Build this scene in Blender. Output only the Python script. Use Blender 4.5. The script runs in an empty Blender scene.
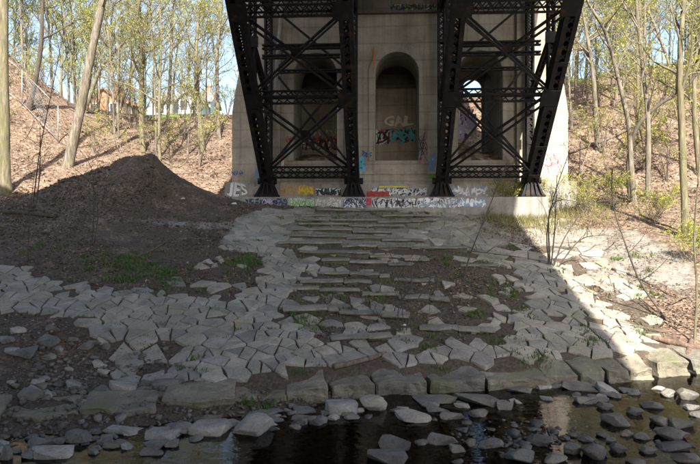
import bpy, bmesh, math, random
import numpy as np
from mathutils import Vector, Matrix, noise as mnoise

random.seed(7); NR = np.random.default_rng(7)
S = bpy.context.scene
C = S.collection

# ------------------------------------------------------------------ camera, sky, sun, exposure
F = 580.0; HZ = 205.0; EYE = 4.4            # focal length in photo pixels, horizon row, eye height over the water
cam = bpy.data.objects.new('camera', bpy.data.cameras.new('camera')); C.objects.link(cam)
cam.location = (0, 0, EYE); cam.rotation_euler = (math.radians(90), 0, 0)
cam.data.sensor_width = 36; cam.data.lens = F / 700 * 36; cam.data.shift_y = (HZ - 232) / 700
cam.data.clip_start = 0.1; cam.data.clip_end = 3000
S.camera = cam

AX = math.radians(3.2)                       # bridge axis turned to the right of the view
A = Vector((math.sin(AX), math.cos(AX), 0)); R = Vector((math.cos(AX), -math.sin(AX), 0))
PC = Vector((2.6, 32.0, 0))                  # foot of the pier front on the bridge axis
SUN = (A * -1.0 + R * 0.145 + Vector((0, 0, 1.0))).normalized()
w = bpy.data.worlds.new('World'); S.world = w; w.use_nodes = True
nt = w.node_tree; bg = nt.nodes['Background']
sky = nt.nodes.new('ShaderNodeTexSky'); sky.sky_type = 'NISHITA'; sky.sun_disc = False
sky.sun_elevation = math.asin(SUN.z); sky.sun_rotation = math.atan2(SUN.x, SUN.y)
sky.air_density = 1.0; sky.dust_density = 3.0; sky.ozone_density = 1.0
nt.links.new(sky.outputs[0], bg.inputs[0]); bg.inputs[1].default_value = 0.095
sl = bpy.data.objects.new('sun', bpy.data.lights.new('sun', 'SUN')); C.objects.link(sl)
sl.data.energy = 4.3; sl.data.angle = math.radians(0.53); sl.data.color = (1.0, 0.94, 0.84)
sl.rotation_euler = SUN.to_track_quat('Z', 'Y').to_euler()
S.view_settings.view_transform = 'Standard'; S.view_settings.look = 'None'
S.view_settings.exposure = 2.0; S.view_settings.gamma = 1.0; S.view_settings.use_curve_mapping = False

# ------------------------------------------------------------------ helpers
def tag(o, label=None, cat=None, group=None, kind=None):
    if label: o['label'] = label
    if cat: o['category'] = cat
    if group: o['group'] = group
    if kind: o['kind'] = kind
    return o

def empty(name, loc=(0, 0, 0), rz=0):
    o = bpy.data.objects.new(name, None); C.objects.link(o); o.location = loc; o.rotation_euler.z = rz
    o.empty_display_size = 0.3
    return o

def mesh_obj(name, me, parent=None, loc=None):
    o = bpy.data.objects.new(name, me); C.objects.link(o)
    if parent: o.parent = parent
    if loc is not None: o.location = loc
    return o

class MB:
    def __init__(s): s.v = []; s.f = []; s.m = []
    def quad(s, a, b, c, d, m=0):
        n = len(s.v); s.v += [tuple(a), tuple(b), tuple(c), tuple(d)]; s.f.append((n, n+1, n+2, n+3)); s.m.append(m)
    def poly(s, pts, m=0):
        n = len(s.v); s.v += [tuple(p) for p in pts]; s.f.append(tuple(range(n, n+len(pts)))); s.m.append(m)
    def box(s, x0, x1, y0, y1, z0, z1, m=0):
        n = len(s.v)
        s.v += [(x0,y0,z0),(x1,y0,z0),(x1,y1,z0),(x0,y1,z0),(x0,y0,z1),(x1,y0,z1),(x1,y1,z1),(x0,y1,z1)]
        for f in ((3,2,1,0),(4,5,6,7),(0,1,5,4),(1,2,6,5),(2,3,7,6),(3,0,4,7)):
            s.f.append(tuple(n+i for i in f)); s.m.append(m)
    def bar(s, p0, p1, e1, w1, w2, o1=0, o2=0, m=0):
        p0 = Vector(p0); p1 = Vector(p1); t = (p1-p0).normalized()
        e1 = Vector(e1); e1 = (e1 - t*e1.dot(t)).normalized(); e2 = t.cross(e1)
        n = len(s.v)
        for p in (p0, p1):
            for a, b in ((-1,-1),(1,-1),(1,1),(-1,1)):
                s.v.append(tuple(p + e1*(o1+a*w1/2) + e2*(o2+b*w2/2)))
        for f in ((3,2,1,0),(4,5,6,7),(0,1,5,4),(1,2,6,5),(2,3,7,6),(3,0,4,7)):
            s.f.append(tuple(n+i for i in f)); s.m.append(m)
    def tube(s, pts, rad, sides=6, m=0, cap=True):
        pts = [Vector(p) for p in pts]; n0 = len(s.v); N = len(pts)
        prev = None
        for i, p in enumerate(pts):
            t = (pts[min(i+1, N-1)] - pts[max(i-1, 0)])
            t = t.normalized() if t.length > 1e-9 else Vector((0,0,1))
            if prev is None:
                e = t.orthogonal().normalized()
            else:
                e = prev - t*prev.dot(t); e = e.normalized() if e.length > 1e-6 else t.orthogonal().normalized()
            prev = e; g = t.cross(e); r = rad[i] if hasattr(rad, '__len__') else rad
            for k in range(sides):
                a = 2*math.pi*k/sides
                s.v.append(tuple(p + (e*math.cos(a) + g*math.sin(a))*r))
        for i in range(N-1):
            for k in range(sides):
                a = n0+i*sides+k; b = n0+i*sides+(k+1) % sides
                s.f.append((a, b, b+sides, a+sides)); s.m.append(m)
        if cap:
            s.f.append(tuple(n0+k for k in reversed(range(sides)))); s.m.append(m)
            s.f.append(tuple(n0+(N-1)*sides+k for k in range(sides))); s.m.append(m)
    def mesh(s, name, mats, smooth=False):
        me = bpy.data.meshes.new(name); me.from_pydata(s.v, [], s.f)
        mats = mats if isinstance(mats, (list, tuple)) else [mats]
        for x in mats: me.materials.append(x)
        if len(mats) > 1: me.polygons.foreach_set('material_index', s.m)
        if smooth: me.polygons.foreach_set('use_smooth', [True]*len(me.polygons))
        me.update(); return me
    def build(s, name, mats, parent=None, smooth=False, loc=None):
        return mesh_obj(name, s.mesh(name, mats, smooth), parent, loc)

def raw_mesh(name, V, Q, mat, smooth=False):
    """numpy verts (n,3) and quads or tris (m,k)"""
    me = bpy.data.meshes.new(name); k = Q.shape[1]
    me.vertices.add(len(V)); me.vertices.foreach_set('co', V.astype(np.float32).ravel())
    me.loops.add(Q.size); me.loops.foreach_set('vertex_index', Q.astype(np.int32).ravel())
    me.polygons.add(len(Q)); me.polygons.foreach_set('loop_start', np.arange(0, Q.size, k, dtype=np.int32))
    if smooth: me.polygons.foreach_set('use_smooth', np.ones(len(Q), dtype=bool))
    me.materials.append(mat); me.update(calc_edges=True); me.validate(); return me

ORD = ['first','second','third','fourth','fifth','sixth','seventh','eighth','ninth','tenth','eleventh','twelfth','thirteenth','fourteenth','fifteenth','sixteenth','seventeenth','eighteenth','nineteenth','twentieth']
TENS = ['', '', 'twenty', 'thirty', 'forty', 'fifty', 'sixty', 'seventy', 'eighty', 'ninety']
def ordinal(i):
    if i < 20: return ORD[i]
    n = i+1; t, u = divmod(n, 10)
    return (TENS[t][:-1]+'ieth') if u == 0 else TENS[t]+'-'+ORD[u-1]

# ------------------------------------------------------------------ materials
def mat(name):
    m = bpy.data.materials.new(name); m.use_nodes = True
    return m, m.node_tree, m.node_tree.nodes['Principled BSDF']
def nd(t, typ, **kw):
    n = t.nodes.new(typ)
    for k, v in kw.items():
        if k in n.inputs: n.inputs[k].default_value = v
        else: setattr(n, k, v)
    return n
def noise_tex(t, vec, scale, detail=6, rough=0.6, dist=0.0):
    n = nd(t, 'ShaderNodeTexNoise', Scale=scale, Detail=detail, Roughness=rough, Distortion=dist)
    if vec is not None: t.links.new(vec, n.inputs['Vector'])
    return n
def ramp(t, fac, stops):
    r = t.nodes.new('ShaderNodeValToRGB'); cr = r.color_ramp
    while len(cr.elements) < len(stops): cr.elements.new(0.5)
    for e, (p, c) in zip(cr.elements, stops):
        e.position = p; e.color = (*c, 1) if len(c) == 3 else c
    t.links.new(fac, r.inputs[0]); return r
def mix(t, fac, a, b, blend='MIX'):
    n = t.nodes.new('ShaderNodeMix'); n.data_type = 'RGBA'; n.blend_type = blend
    for sock, v in ((n.inputs[0], fac), (n.inputs[6], a), (n.inputs[7], b)):
        if hasattr(v, 'links') or hasattr(v, 'is_linked'): t.links.new(v, sock)
        elif isinstance(v, (int, float)): sock.default_value = v
        else: sock.default_value = (*v, 1) if len(v) == 3 else v
    return n.outputs[2]
def bump(t, b, h, strength=0.4, dist=0.02):
    n = nd(t, 'ShaderNodeBump', Strength=strength, Distance=dist)
    t.links.new(h, n.inputs['Height']); t.links.new(n.outputs[0], b.inputs['Normal']); return n
def objvec(t, sc=(1,1,1), world=False):
    if world:
        g = t.nodes.new('ShaderNodeNewGeometry'); src = g.outputs['Position']
    else:
        c = t.nodes.new('ShaderNodeTexCoord'); src = c.outputs['Object']
    m = nd(t, 'ShaderNodeMapping'); m.inputs['Scale'].default_value = sc
    t.links.new(src, m.inputs['Vector']); return m.outputs[0]

def stone_mat(name, c0, c1, c2, rough=0.85, moss=0.0, bs=0.5, wet=None):
    m, t, b = mat(name); vec = objvec(t, world=True)
    n = noise_tex(t, vec, 2.2, 8, 0.65); n2 = noise_tex(t, vec, 23, 6, 0.7)
    r = ramp(t, n.outputs[0], [(0.3, c0), (0.5, c1), (0.72, c2)])
    oi = t.nodes.new('ShaderNodeObjectInfo'); isl = t.nodes.new('ShaderNodeNewGeometry')
    add = nd(t, 'ShaderNodeMath', operation='ADD'); t.links.new(oi.outputs['Random'], add.inputs[0]); t.links.new(isl.outputs['Random Per Island'], add.inputs[1])
    fr = nd(t, 'ShaderNodeMath', operation='FRACT'); t.links.new(add.outputs[0], fr.inputs[0])
    tone = ramp(t, fr.outputs[0], [(0.0, (0.70,0.70,0.72)), (0.35, (0.90,0.90,0.90)), (0.65, (1.0,0.96,0.88)), (1.0, (1.14,1.12,1.08))])
    c = mix(t, 1.0, r.outputs[0], tone.outputs[0], 'MULTIPLY')
    sp = ramp(t, n2.outputs[0], [(0.32, (0.55,0.54,0.52)), (0.5, (1,1,1)), (0.75, (1.25,1.25,1.25))])
    c = mix(t, 0.7, c, sp.outputs[0], 'MULTIPLY')
    if moss:
        n3 = noise_tex(t, vec, 1.1, 5, 0.6); rm = ramp(t, n3.outputs[0], [(0.52, (0,0,0)), (0.66, (moss,moss,moss))])
        c = mix(t, rm.outputs[0], c, (0.09, 0.105, 0.035))
    t.links.new(c, b.inputs['Base Color']); b.inputs['Roughness'].default_value = rough
    n4 = noise_tex(t, vec, 9, 8, 0.7); bump(t, b, mix(t, .45, n4.outputs[0], n2.outputs[0]), bs, 0.045)
    return m

M = {}
M['stone'] = stone_mat('paving_stone', (0.15,0.135,0.112), (0.26,0.24,0.205), (0.37,0.345,0.295), moss=0.4, bs=0.8)
M['kerb'] = stone_mat('kerb_sandstone', (0.10,0.092,0.07), (0.17,0.155,0.12), (0.27,0.245,0.195), moss=0.7, bs=1.0)
M['rock'] = stone_mat('pale_rock', (0.17,0.16,0.145), (0.28,0.265,0.235), (0.40,0.375,0.33), moss=0.2, bs=1.0)
M['rock_grey'] = stone_mat('grey_rock', (0.08,0.077,0.072), (0.145,0.138,0.125), (0.22,0.21,0.19), moss=0.3, bs=1.0)
M['rock_wet'] = stone_mat('wet_rock', (0.035,0.033,0.030), (0.07,0.066,0.058), (0.125,0.115,0.098), rough=0.45, bs=0.8)
M['clod'] = stone_mat('earth_clod', (0.04,0.03,0.02), (0.075,0.057,0.039), (0.13,0.10,0.072), rough=0.95, moss=0.35)
M['pebble'] = stone_mat('pebble', (0.055,0.05,0.043), (0.11,0.10,0.087), (0.21,0.195,0.17))
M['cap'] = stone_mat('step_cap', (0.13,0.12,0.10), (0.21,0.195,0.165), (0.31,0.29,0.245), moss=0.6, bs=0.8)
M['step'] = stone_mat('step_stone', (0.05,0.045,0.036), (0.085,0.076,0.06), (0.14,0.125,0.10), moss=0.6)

def concrete(name, c0, c1, c2, streak=0.5, boards=True, lichen=0.0):
    m, t, b = mat(name); v1 = objvec(t, (1,1,1)); v2 = objvec(t, (2.2, 2.2, 0.09))
    n = noise_tex(t, v1, 0.55, 8, 0.62); r = ramp(t, n.outputs[0], [(0.3, c0), (0.5, c1), (0.7, c2)])
    n2 = noise_tex(t, v2, 1.6, 7, 0.65); st = ramp(t, n2.outputs[0], [(0.33, (0.45,0.42,0.38)), (0.52, (1,1,1)), (0.8, (1.08,1.08,1.06))])
    c = mix(t, streak, r.outputs[0], st.outputs[0], 'MULTIPLY')
    n3 = noise_tex(t, v1, 14, 6, 0.7); sp = ramp(t, n3.outputs[0], [(0.3, (0.72,0.7,0.67)), (0.55, (1,1,1))])
    c = mix(t, 0.8, c, sp.outputs[0], 'MULTIPLY')
    hb = n3.outputs[0]
    if boards:                                   # pour lines of the formwork
        wv = nd(t, 'ShaderNodeTexWave', Scale=0.33, Distortion=0.6, Detail=2.0); wv.bands_direction = 'Z'; t.links.new(v1, wv.inputs['Vector'])
        rr = ramp(t, wv.outputs[0], [(0.0, (0.72,0.7,0.68)), (0.035, (1,1,1))]); c = mix(t, 0.7, c, rr.outputs[0], 'MULTIPLY')
    t.links.new(c, b.inputs['Base Color']); b.inputs['Roughness'].default_value = 0.9
    bump(t, b, hb, 0.35, 0.02)
    return m
M['concrete'] = concrete('pier_concrete', (0.20,0.178,0.14), (0.31,0.28,0.23), (0.42,0.385,0.325))
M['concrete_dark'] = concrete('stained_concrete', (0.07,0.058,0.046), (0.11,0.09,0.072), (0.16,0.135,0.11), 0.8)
M['concrete_low'] = concrete('plinth_concrete', (0.16,0.15,0.135), (0.25,0.235,0.21), (0.35,0.33,0.30), 0.6, False)
M['slab'] = concrete('concrete_slab', (0.28,0.27,0.25), (0.36,0.35,0.33), (0.43,0.42,0.40), 0.2, False)

m, t, b = mat('dark_steel'); v = objvec(t); n = noise_tex(t, v, 3.0, 6, 0.6)
r = ramp(t, n.outputs[0], [(0.3, (0.005,0.005,0.006)), (0.55, (0.010,0.010,0.011)), (0.68, (0.040,0.020,0.010))])
t.links.new(r.outputs[0], b.inputs['Base Color']); b.inputs['Roughness'].default_value = 0.7; b.inputs['Specular IOR Level'].default_value = 0.22
bump(t, b, noise_tex(t, v, 40, 3, 0.5).outputs[0], 0.15, 0.01); M['steel'] = m
m, t, b = mat('galvanised'); b.inputs['Base Color'].default_value = (0.32,0.33,0.34,1); b.inputs['Metallic'].default_value = 0.6; b.inputs['Roughness'].default_value = 0.5; M['galv'] = m
m, t, b = mat('grey_pipe'); v = objvec(t); r = ramp(t, noise_tex(t, v, 4, 5).outputs[0], [(0.3, (0.16,0.155,0.15)), (0.7, (0.27,0.265,0.255))]); t.links.new(r.outputs[0], b.inputs['Base Color']); b.inputs['Roughness'].default_value = 0.6; M['pipe'] = m

def flat(name, col, rough=0.8, wear=0.75, wc=(0.25,0.235,0.21)):
    m, t, b = mat(name); v = objvec(t)
    n = noise_tex(t, v, 5.5, 7, 0.75); r = ramp(t, n.outputs[0], [(0.5, (0,0,0)), (0.72, (wear,wear,wear))])
    n2 = noise_tex(t, v, 1.7, 5, 0.6); tone = ramp(t, n2.outputs[0], [(0.3, (0.7,0.7,0.7)), (0.7, (1.1,1.1,1.1))])
    c = mix(t, 1.0, col, tone.outputs[0], 'MULTIPLY'); c = mix(t, r.outputs[0], c, wc)
    t.links.new(c, b.inputs['Base Color']); b.inputs['Roughness'].default_value = rough; return m
PAINT = {k: flat('paint_'+k, c) for k, c in dict(white=(0.62,0.63,0.64), palegreen=(0.40,0.45,0.39), blue=(0.045,0.075,0.22), lilac=(0.42,0.36,0.55),
    yellow=(0.45,0.27,0.03), lemon=(0.55,0.48,0.05), navy=(0.02,0.025,0.05), red=(0.36,0.03,0.035), cyan=(0.09,0.42,0.56), teal=(0.05,0.28,0.32),
    orange=(0.55,0.16,0.03), magenta=(0.40,0.06,0.16), black=(0.018,0.018,0.02), beige=(0.72,0.66,0.55), green=(0.10,0.33,0.03), skyblue=(0.16,0.27,0.45), greyblue=(0.24,0.27,0.33), tan=(0.33,0.29,0.23)).items()}

def bark(name, c0, c1, c2, moss=0.0):
    m, t, b = mat(name); v = objvec(t, (5,5,.8)); v2 = objvec(t)
    n = noise_tex(t, v, 1.6, 7, 0.7); r = ramp(t, n.outputs[0], [(0.3, c0), (0.5, c1), (0.7, c2)])
    c = r.outputs[0]
    if moss:
        rm = ramp(t, noise_tex(t, v2, 1.3, 5).outputs[0], [(0.42, (0,0,0)), (0.62, (moss,moss,moss))]); c = mix(t, rm.outputs[0], c, (0.14,0.13,0.05))
    t.links.new(c, b.inputs['Base Color']); b.inputs['Roughness'].default_value = 0.9; bump(t, b, n.outputs[0], 1.0, 0.06); return m
M['bark'] = bark('bark', (0.035,0.028,0.022), (0.13,0.108,0.085), (0.29,0.25,0.205), 0.3)
M['bark_moss'] = bark('mossy_bark', (0.045,0.038,0.026), (0.13,0.112,0.07), (0.25,0.22,0.145), 0.5)
M['bark_dark'] = bark('dark_bark', (0.03,0.024,0.018), (0.06,0.048,0.036), (0.10,0.08,0.06))
M['deadwood'] = bark('dead_wood', (0.05,0.036,0.026), (0.13,0.095,0.07), (0.22,0.165,0.12))
M['redwood'] = bark('reddish_log', (0.05,0.03,0.02), (0.12,0.075,0.052), (0.20,0.14,0.105))

def leafmat(name, cols, trans=0.35, rough=0.6):
    m, t, b = mat(name); g = t.nodes.new('ShaderNodeNewGeometry')
    r = ramp(t, g.outputs['Random Per Island'], [(i/max(1, len(cols)-1), c) for i, c in enumerate(cols)])
    t.links.new(r.outputs[0], b.inputs['Base Color']); b.inputs['Roughness'].default_value = rough
    if trans:
        tr = t.nodes.new('ShaderNodeBsdfTranslucent'); t.links.new(r.outputs[0], tr.inputs[0])
        ms = t.nodes.new('ShaderNodeMixShader'); ms.inputs[0].default_value = trans
        t.links.new(b.outputs[0], ms.inputs[1]); t.links.new(tr.outputs[0], ms.inputs[2]); t.links.new(ms.outputs[0], t.nodes['Material Output'].inputs[0])
    return m
M['leaf'] = leafmat('spring_leaf', [(0.28,0.32,0.035), (0.40,0.42,0.06), (0.48,0.45,0.10), (0.34,0.38,0.045)], 0.55)
M['grass'] = leafmat('grass_blade', [(0.035,0.09,0.010), (0.055,0.13,0.016), (0.09,0.14,0.03), (0.11,0.11,0.05)], 0.3)
M['drygrass'] = leafmat('dry_grass', [(0.10,0.12,0.03), (0.16,0.15,0.05), (0.24,0.19,0.09)], 0.3)
M['litter'] = leafmat('dead_leaf', [(0.06,0.04,0.026), (0.13,0.088,0.058), (0.21,0.15,0.102), (0.31,0.235,0.165), (0.09,0.06,0.038), (0.25,0.175,0.11)], 0.12, 0.8)

# ground: soil, leaf litter, dusty paving and moss by the painted zones of the place
m, t, b = mat('ground'); vec = objvec(t, world=True)
at = nd(t, 'ShaderNodeAttribute', attribute_name='zone'); sep = t.nodes.new('ShaderNodeSeparateColor'); t.links.new(at.outputs['Color'], sep.inputs[0])
n1 = noise_tex(t, vec, 1.3, 8, 0.65); n2 = noise_tex(t, vec, 11, 8, 0.75)
vor = nd(t, 'ShaderNodeTexVoronoi', Scale=12.0, Randomness=1.0); t.links.new(vec, vor.inputs['Vector'])
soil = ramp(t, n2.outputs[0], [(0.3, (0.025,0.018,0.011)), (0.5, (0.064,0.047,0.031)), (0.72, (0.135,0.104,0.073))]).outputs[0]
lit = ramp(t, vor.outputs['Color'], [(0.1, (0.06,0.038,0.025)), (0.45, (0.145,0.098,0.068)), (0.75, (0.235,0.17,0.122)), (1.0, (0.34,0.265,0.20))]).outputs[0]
litn = ramp(t, n1.outputs[0], [(0.35, (0.6,0.56,0.52)), (0.6, (1.05,1.03,1.0))]).outputs[0]
lit = mix(t, 1.0, lit, litn, 'MULTIPLY'); lit = mix(t, 0.5, lit, ramp(t, n2.outputs[0], [(0.3, (0.45,0.42,0.4)), (0.6, (1.1,1.1,1.1))]).outputs[0], 'MULTIPLY')
con = ramp(t, n2.outputs[0], [(0.3, (0.095,0.085,0.07)), (0.5, (0.19,0.172,0.145)), (0.75, (0.30,0.275,0.235))]).outputs[0]
gr = ramp(t, n2.outputs[0], [(0.3, (0.035,0.06,0.012)), (0.6, (0.11,0.15,0.03))]).outputs[0]
def edge(z):                                  # ragged zone borders
    a = nd(t, 'ShaderNodeMath', operation='ADD'); t.links.new(z, a.inputs[0]); t.links.new(n1.outputs[0], a.inputs[1])
    a2 = nd(t, 'ShaderNodeMath', operation='MULTIPLY_ADD'); t.links.new(n2.outputs[0], a2.inputs[0]); a2.inputs[1].default_value = 0.6; t.links.new(a.outputs[0], a2.inputs[2])
    return ramp(t, a2.outputs[0], [(0.0, (0,0,0)), (1.05, (0,0,0)), (1.0, (0,0,0))]) if False else ramp2(t, a2.outputs[0], 1.15, 1.45)
def ramp2(t, s, lo, hi):
    mr = nd(t, 'ShaderNodeMapRange'); mr.inputs[1].default_value = lo; mr.inputs[2].default_value = hi; t.links.new(s, mr.inputs[0]); return mr.outputs[0]
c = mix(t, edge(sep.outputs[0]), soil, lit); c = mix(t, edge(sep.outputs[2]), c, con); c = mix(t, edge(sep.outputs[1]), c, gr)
t.links.new(c, b.inputs['Base Color']); b.inputs['Roughness'].default_value = 0.95
hm = mix(t, 0.5, n2.outputs[0], vor.outputs['Distance']); bump(t, b, hm, 0.8, 0.06); M['ground'] = m

# water: tinted clear film with fresnel mirror
m, t, b = mat('stream_water'); t.nodes.remove(b); vec = objvec(t, (1, 1.8, 1), world=True)
gl = t.nodes.new('ShaderNodeBsdfGlossy'); gl.inputs['Roughness'].default_value = 0.03
tr = t.nodes.new('ShaderNodeBsdfTransparent'); tr.inputs[0].default_value = (0.62, 0.52, 0.37, 1)
fr = nd(t, 'ShaderNodeFresnel', IOR=1.5)
bn = nd(t, 'ShaderNodeBump', Strength=0.22, Distance=0.03); t.links.new(noise_tex(t, vec, 2.6, 4, 0.55, 0.6).outputs[0], bn.inputs['Height'])
for x in (gl, fr): t.links.new(bn.outputs[0], x.inputs['Normal'])
ms = t.nodes.new('ShaderNodeMixShader'); t.links.new(fr.outputs[0], ms.inputs[0]); t.links.new(tr.outputs[0], ms.inputs[1]); t.links.new(gl.outputs[0], ms.inputs[2])
t.links.new(ms.outputs[0], t.nodes['Material Output'].inputs[0]); M['water'] = m

# ------------------------------------------------------------------ terrain
_h = NR.random((256, 256))
def vnoise(x, y, sc, seed=0):
    x = np.asarray(x, float)*sc + seed*17.3; y = np.asarray(y, float)*sc + seed*9.1
    xi = np.floor(x).astype(int); yi = np.floor(y).astype(int); fx = x-xi; fy = y-yi
    fx = fx*fx*(3-2*fx); fy = fy*fy*(3-2*fy); g = lambda a, b: _h[a % 256, b % 256]
    return (g(xi,yi)*(1-fx)+g(xi+1,yi)*fx)*(1-fy) + (g(xi,yi+1)*(1-fx)+g(xi+1,yi+1)*fx)*fy - 0.5
def sstep(a, b, x):
    q = np.clip((np.asarray(x, float)-a)/(b-a), 0, 1); return q*q*(3-2*q)
KB = [(-48,-3,434,412),(0,73,429,410),(77,155,424,403),(159,233,416,394),(235,287,408,391),(288,327,405,384),(330,374,400,381),(376,429,397,378),(431,487,394,377),(489,547,391,374),(548,580,388,370),(581,607,386,367),(608,632,384,366),(633,656,381,364),(658,692,377,358),(694,745,374,354)]
def wl(px, py): d = EYE*F/(py-HZ); return Vector(((px-350)/F*d, d, 0))
_kx = [wl((a+b_)/2, (yb+yb-(b_-a)*.055)/2) for a, b_, yb, yt in KB]
_ky = np.array([p_.y+.42 for p_ in _kx]); _kx = np.array([p_.x for p_ in _kx])
_kx = np.concatenate([[-30], _kx, [30]]); _ky = np.concatenate([[_ky[0]-3.5], _ky, [_ky[-1]+3.5]])
def kerb_y(x): return np.interp(x, _kx, _ky)
def H(x, y, fine=True):
    x = np.asarray(x, float); y = np.asarray(y, float); s = y - kerb_y(x)
    z = 0.40 + 0.225*np.clip(s, 0, 17.4) - 0.12*sstep(0.5, 0.0, s)
    rgt = sstep(0, 8, x)
    z = z + (1-rgt)*0.34*np.clip(y-31.5, 0, 26) + rgt*0.40*np.clip(y-32.5, 0, 26) + 0.15*np.clip(y-57.5, 0, 60)
    z = z + 8.0*np.exp(-((x+30)/6.5)**2/1.0 - ((y-45)/8.0)**2)
    d = np.sqrt(((x+10.5+.7*vnoise(x, y, .5, 21))/3.2)**2 + ((y-28.0)/2.4)**2); z = z + 2.4*np.exp(-np.power(d, 1.6))*(1+.45*vnoise(x, y, .55, 20)+.20*vnoise(x, y, 1.5, 22)+.07*vnoise(x, y, 4, 23)) + .35*np.exp(-((x+13.2)/1.6)**2-((y-28.4)/1.4)**2)
    z = z + 0.16*np.clip(x-10.5, 0, 30)*sstep(14, 26, y) + 0.25*sstep(8.6, 12, x)*sstep(13, 18, y)
    z = z + 0.18*sstep(-6, -11, x)*sstep(18, 24, y)*sstep(40, 30, y)
    # washed-out hollow behind the kerb on the left
    z = z - 0.34*np.exp(-((x+5.9)/1.75)**4 - ((y-13.35)/1.15)**4)
    bed = -0.16 + 0.34*np.clip(8.0-y, 0, 9) + 0.10*np.exp(-((x-4.0)/2.8)**2-((y-11.0)/1.2)**2)
    strip = np.where(x < 0.3, sstep(-1.5, -0.2, s)*0.26*sstep(1.5, -2.5, x), 0)
    strip = strip + sstep(-0.5, -0.1, s)*0.12
    z = np.where(s < 0, bed + strip, z)
    if fine:
        hill = sstep(30, 36, y)
        z = z + vnoise(x, y, 0.28, 1)*(0.10+0.9*hill) + vnoise(x, y, 0.9, 2)*(0.06+0.25*hill) + vnoise(x, y, 2.7, 3)*0.05
        z = z + vnoise(x, y, 6.0, 4)*0.03
    return z
def hz(x, y): return float(H(np.array([x]), np.array([y]))[0])
_D = np.concatenate([np.arange(6, 40, 0.02), np.arange(40, 130, 0.1)])
def G(px, py, lift=0.0):
    """where the photo's pixel meets the ground"""
    kx = (px-350)/F; kz = (HZ-py)/F
    zz = H(kx*_D, _D); below = (EYE + kz*_D) <= zz + lift
    i = int(np.argmax(below)) if below.any() else len(_D)-1
    d = _D[i]; return Vector((kx*d, d, float(zz[i])))
def P(px, py, d): return Vector(((px-350)/F*d, d, EYE + (HZ-py)/F*d))
def proj(x, y, z):
    y = np.maximum(y, 0.5); return 350 + F*x/y, HZ - F*(z-EYE)/y
def inpoly(poly, X, Y):
    X = np.asarray(X, float); Y = np.asarray(Y, float); r = np.zeros(X.shape, bool); n = len(poly)
    for i in range(n):
        x0, y0 = poly[i]; x1, y1 = poly[(i+1) % n]
        if y0 == y1: continue
        c_ = ((y0 > Y) != (y1 > Y)) & (X < (x1-x0)*(Y-y0)/(y1-y0)+x0); r ^= c_
    return r

# zones of the ground, outlined on the photograph and carried to the slope
Z_PAVE = [(-80,250),(0,262),(60,280),(110,292),(160,290),(200,262),(222,240),(238,222),(252,211),(300,209),(500,208),(528,212),(580,226),(622,262),(650,310),(668,352),(668,372),(300,402),(150,412),(108,400),(104,350),(60,318),(0,312),(-80,305)]
Z_LITTER = [[(160,250),(205,244),(262,258),(266,284),(236,300),(150,302),(140,288)], [(400,266),(440,256),(500,286),(492,318),(462,344),(428,330),(396,298)], [(448,204),(520,200),(548,262),(505,250),(470,222)],
            [(560,262),(612,285),(650,335),(625,335),(590,305)], [(300,320),(330,316),(334,336),(304,340)]]
Z_GRASS = [[(92,248),(150,252),(168,282),(128,290),(88,268)], [(225,252),(262,248),(262,272),(228,278)], [(312,209),(430,208),(430,215),(312,216)], [(298,320),(312,318),(316,332),(300,334)], [(500,345),(522,335),(520,352)],
           [(520,195),(620,190),(650,215),(540,222)], [(500,282),(530,292),(520,305),(498,296)], [(296,226),(318,224),(320,232),(296,232)]]
Z_SAND = [[(505,208),(528,208),(575,228),(640,228),(700,258),(700,304),(650,285),(625,310),(600,290),(565,250)], [(620,330),(640,338),(640,352),(625,348)]]
ROWS = [(316,212.5,404,212.5),(300,217.5,440,217),(296,222,436,222.5),(298,226.5,404,229),(288,231.5,392,235),(284,237,424,242.5),(278,244,410,250.5),(412,249,470,253),(300,253,400,260),(322,262,420,268),(405,262,500,270),(308,274,390,279),(300,283,372,286.5),(395,282,440,286),(290,291,360,294),(362,296,450,303),(282,313,338,313),(340,314,410,321),(330,341,392,342),(420,330,500,336)]
Z_GRAVEL = [[(296,294),(345,294),(350,312),(296,312)], [(320,325),(400,332),(400,341),(318,341)]]

def axis(lo, hi, a, b, fine, grow=1.12):
    xs = list(np.arange(a, b+1e-6, fine)); st = fine
    while xs[-1] < hi: st = min(st*grow, 14); xs.append(xs[-1]+st)
    st = fine
    while xs[0] > lo: st = min(st*grow, 14); xs.insert(0, xs[0]-st)
    return np.array(xs)
xs = axis(-320, 320, -13, 13, 0.16); ys = axis(-30, 420, 9.5, 34, 0.16)
X, Y = np.meshgrid(xs, ys); Zt = H(X, Y)
nx, ny = len(xs), len(ys)
V = np.stack([X.ravel(), Y.ravel(), Zt.ravel()], 1)
ii = np.arange(nx*ny).reshape(ny, nx)
Q = np.stack([ii[:-1,:-1].ravel(), ii[:-1,1:].ravel(), ii[1:,1:].ravel(), ii[1:,:-1].ravel()], 1)
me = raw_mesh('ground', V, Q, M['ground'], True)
px_, py_ = proj(V[:,0], V[:,1], V[:,2])
front = V[:,1] > 5
pave = inpoly(Z_PAVE, px_, py_) & front
s_ = V[:,1] - kerb_y(V[:,0])
zl = np.where(s_ > 0.4, 1.0, 0.0); zl[pave] = 0.0
zl[V[:,1] < 6] = 1
earth = (V[:,0] < -2.5) & (V[:,1] < 30.5) & ~pave & (s_ > .3); zl[earth] = .42  # darker soil mix puts the shade on mound and left bank into the colour
zg = np.zeros(len(V)); zc = np.where(pave, 0.0, np.where((s_ < -.15) & (V[:,0] > .8), .55, 0.0))
for pl in Z_LITTER: k_ = inpoly(pl, px_, py_) & front; zl[k_] = 0.3; zc[k_] = 0.1
for pl in Z_GRASS: k_ = inpoly(pl, px_, py_) & front; zg[k_] = 0.30
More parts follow.
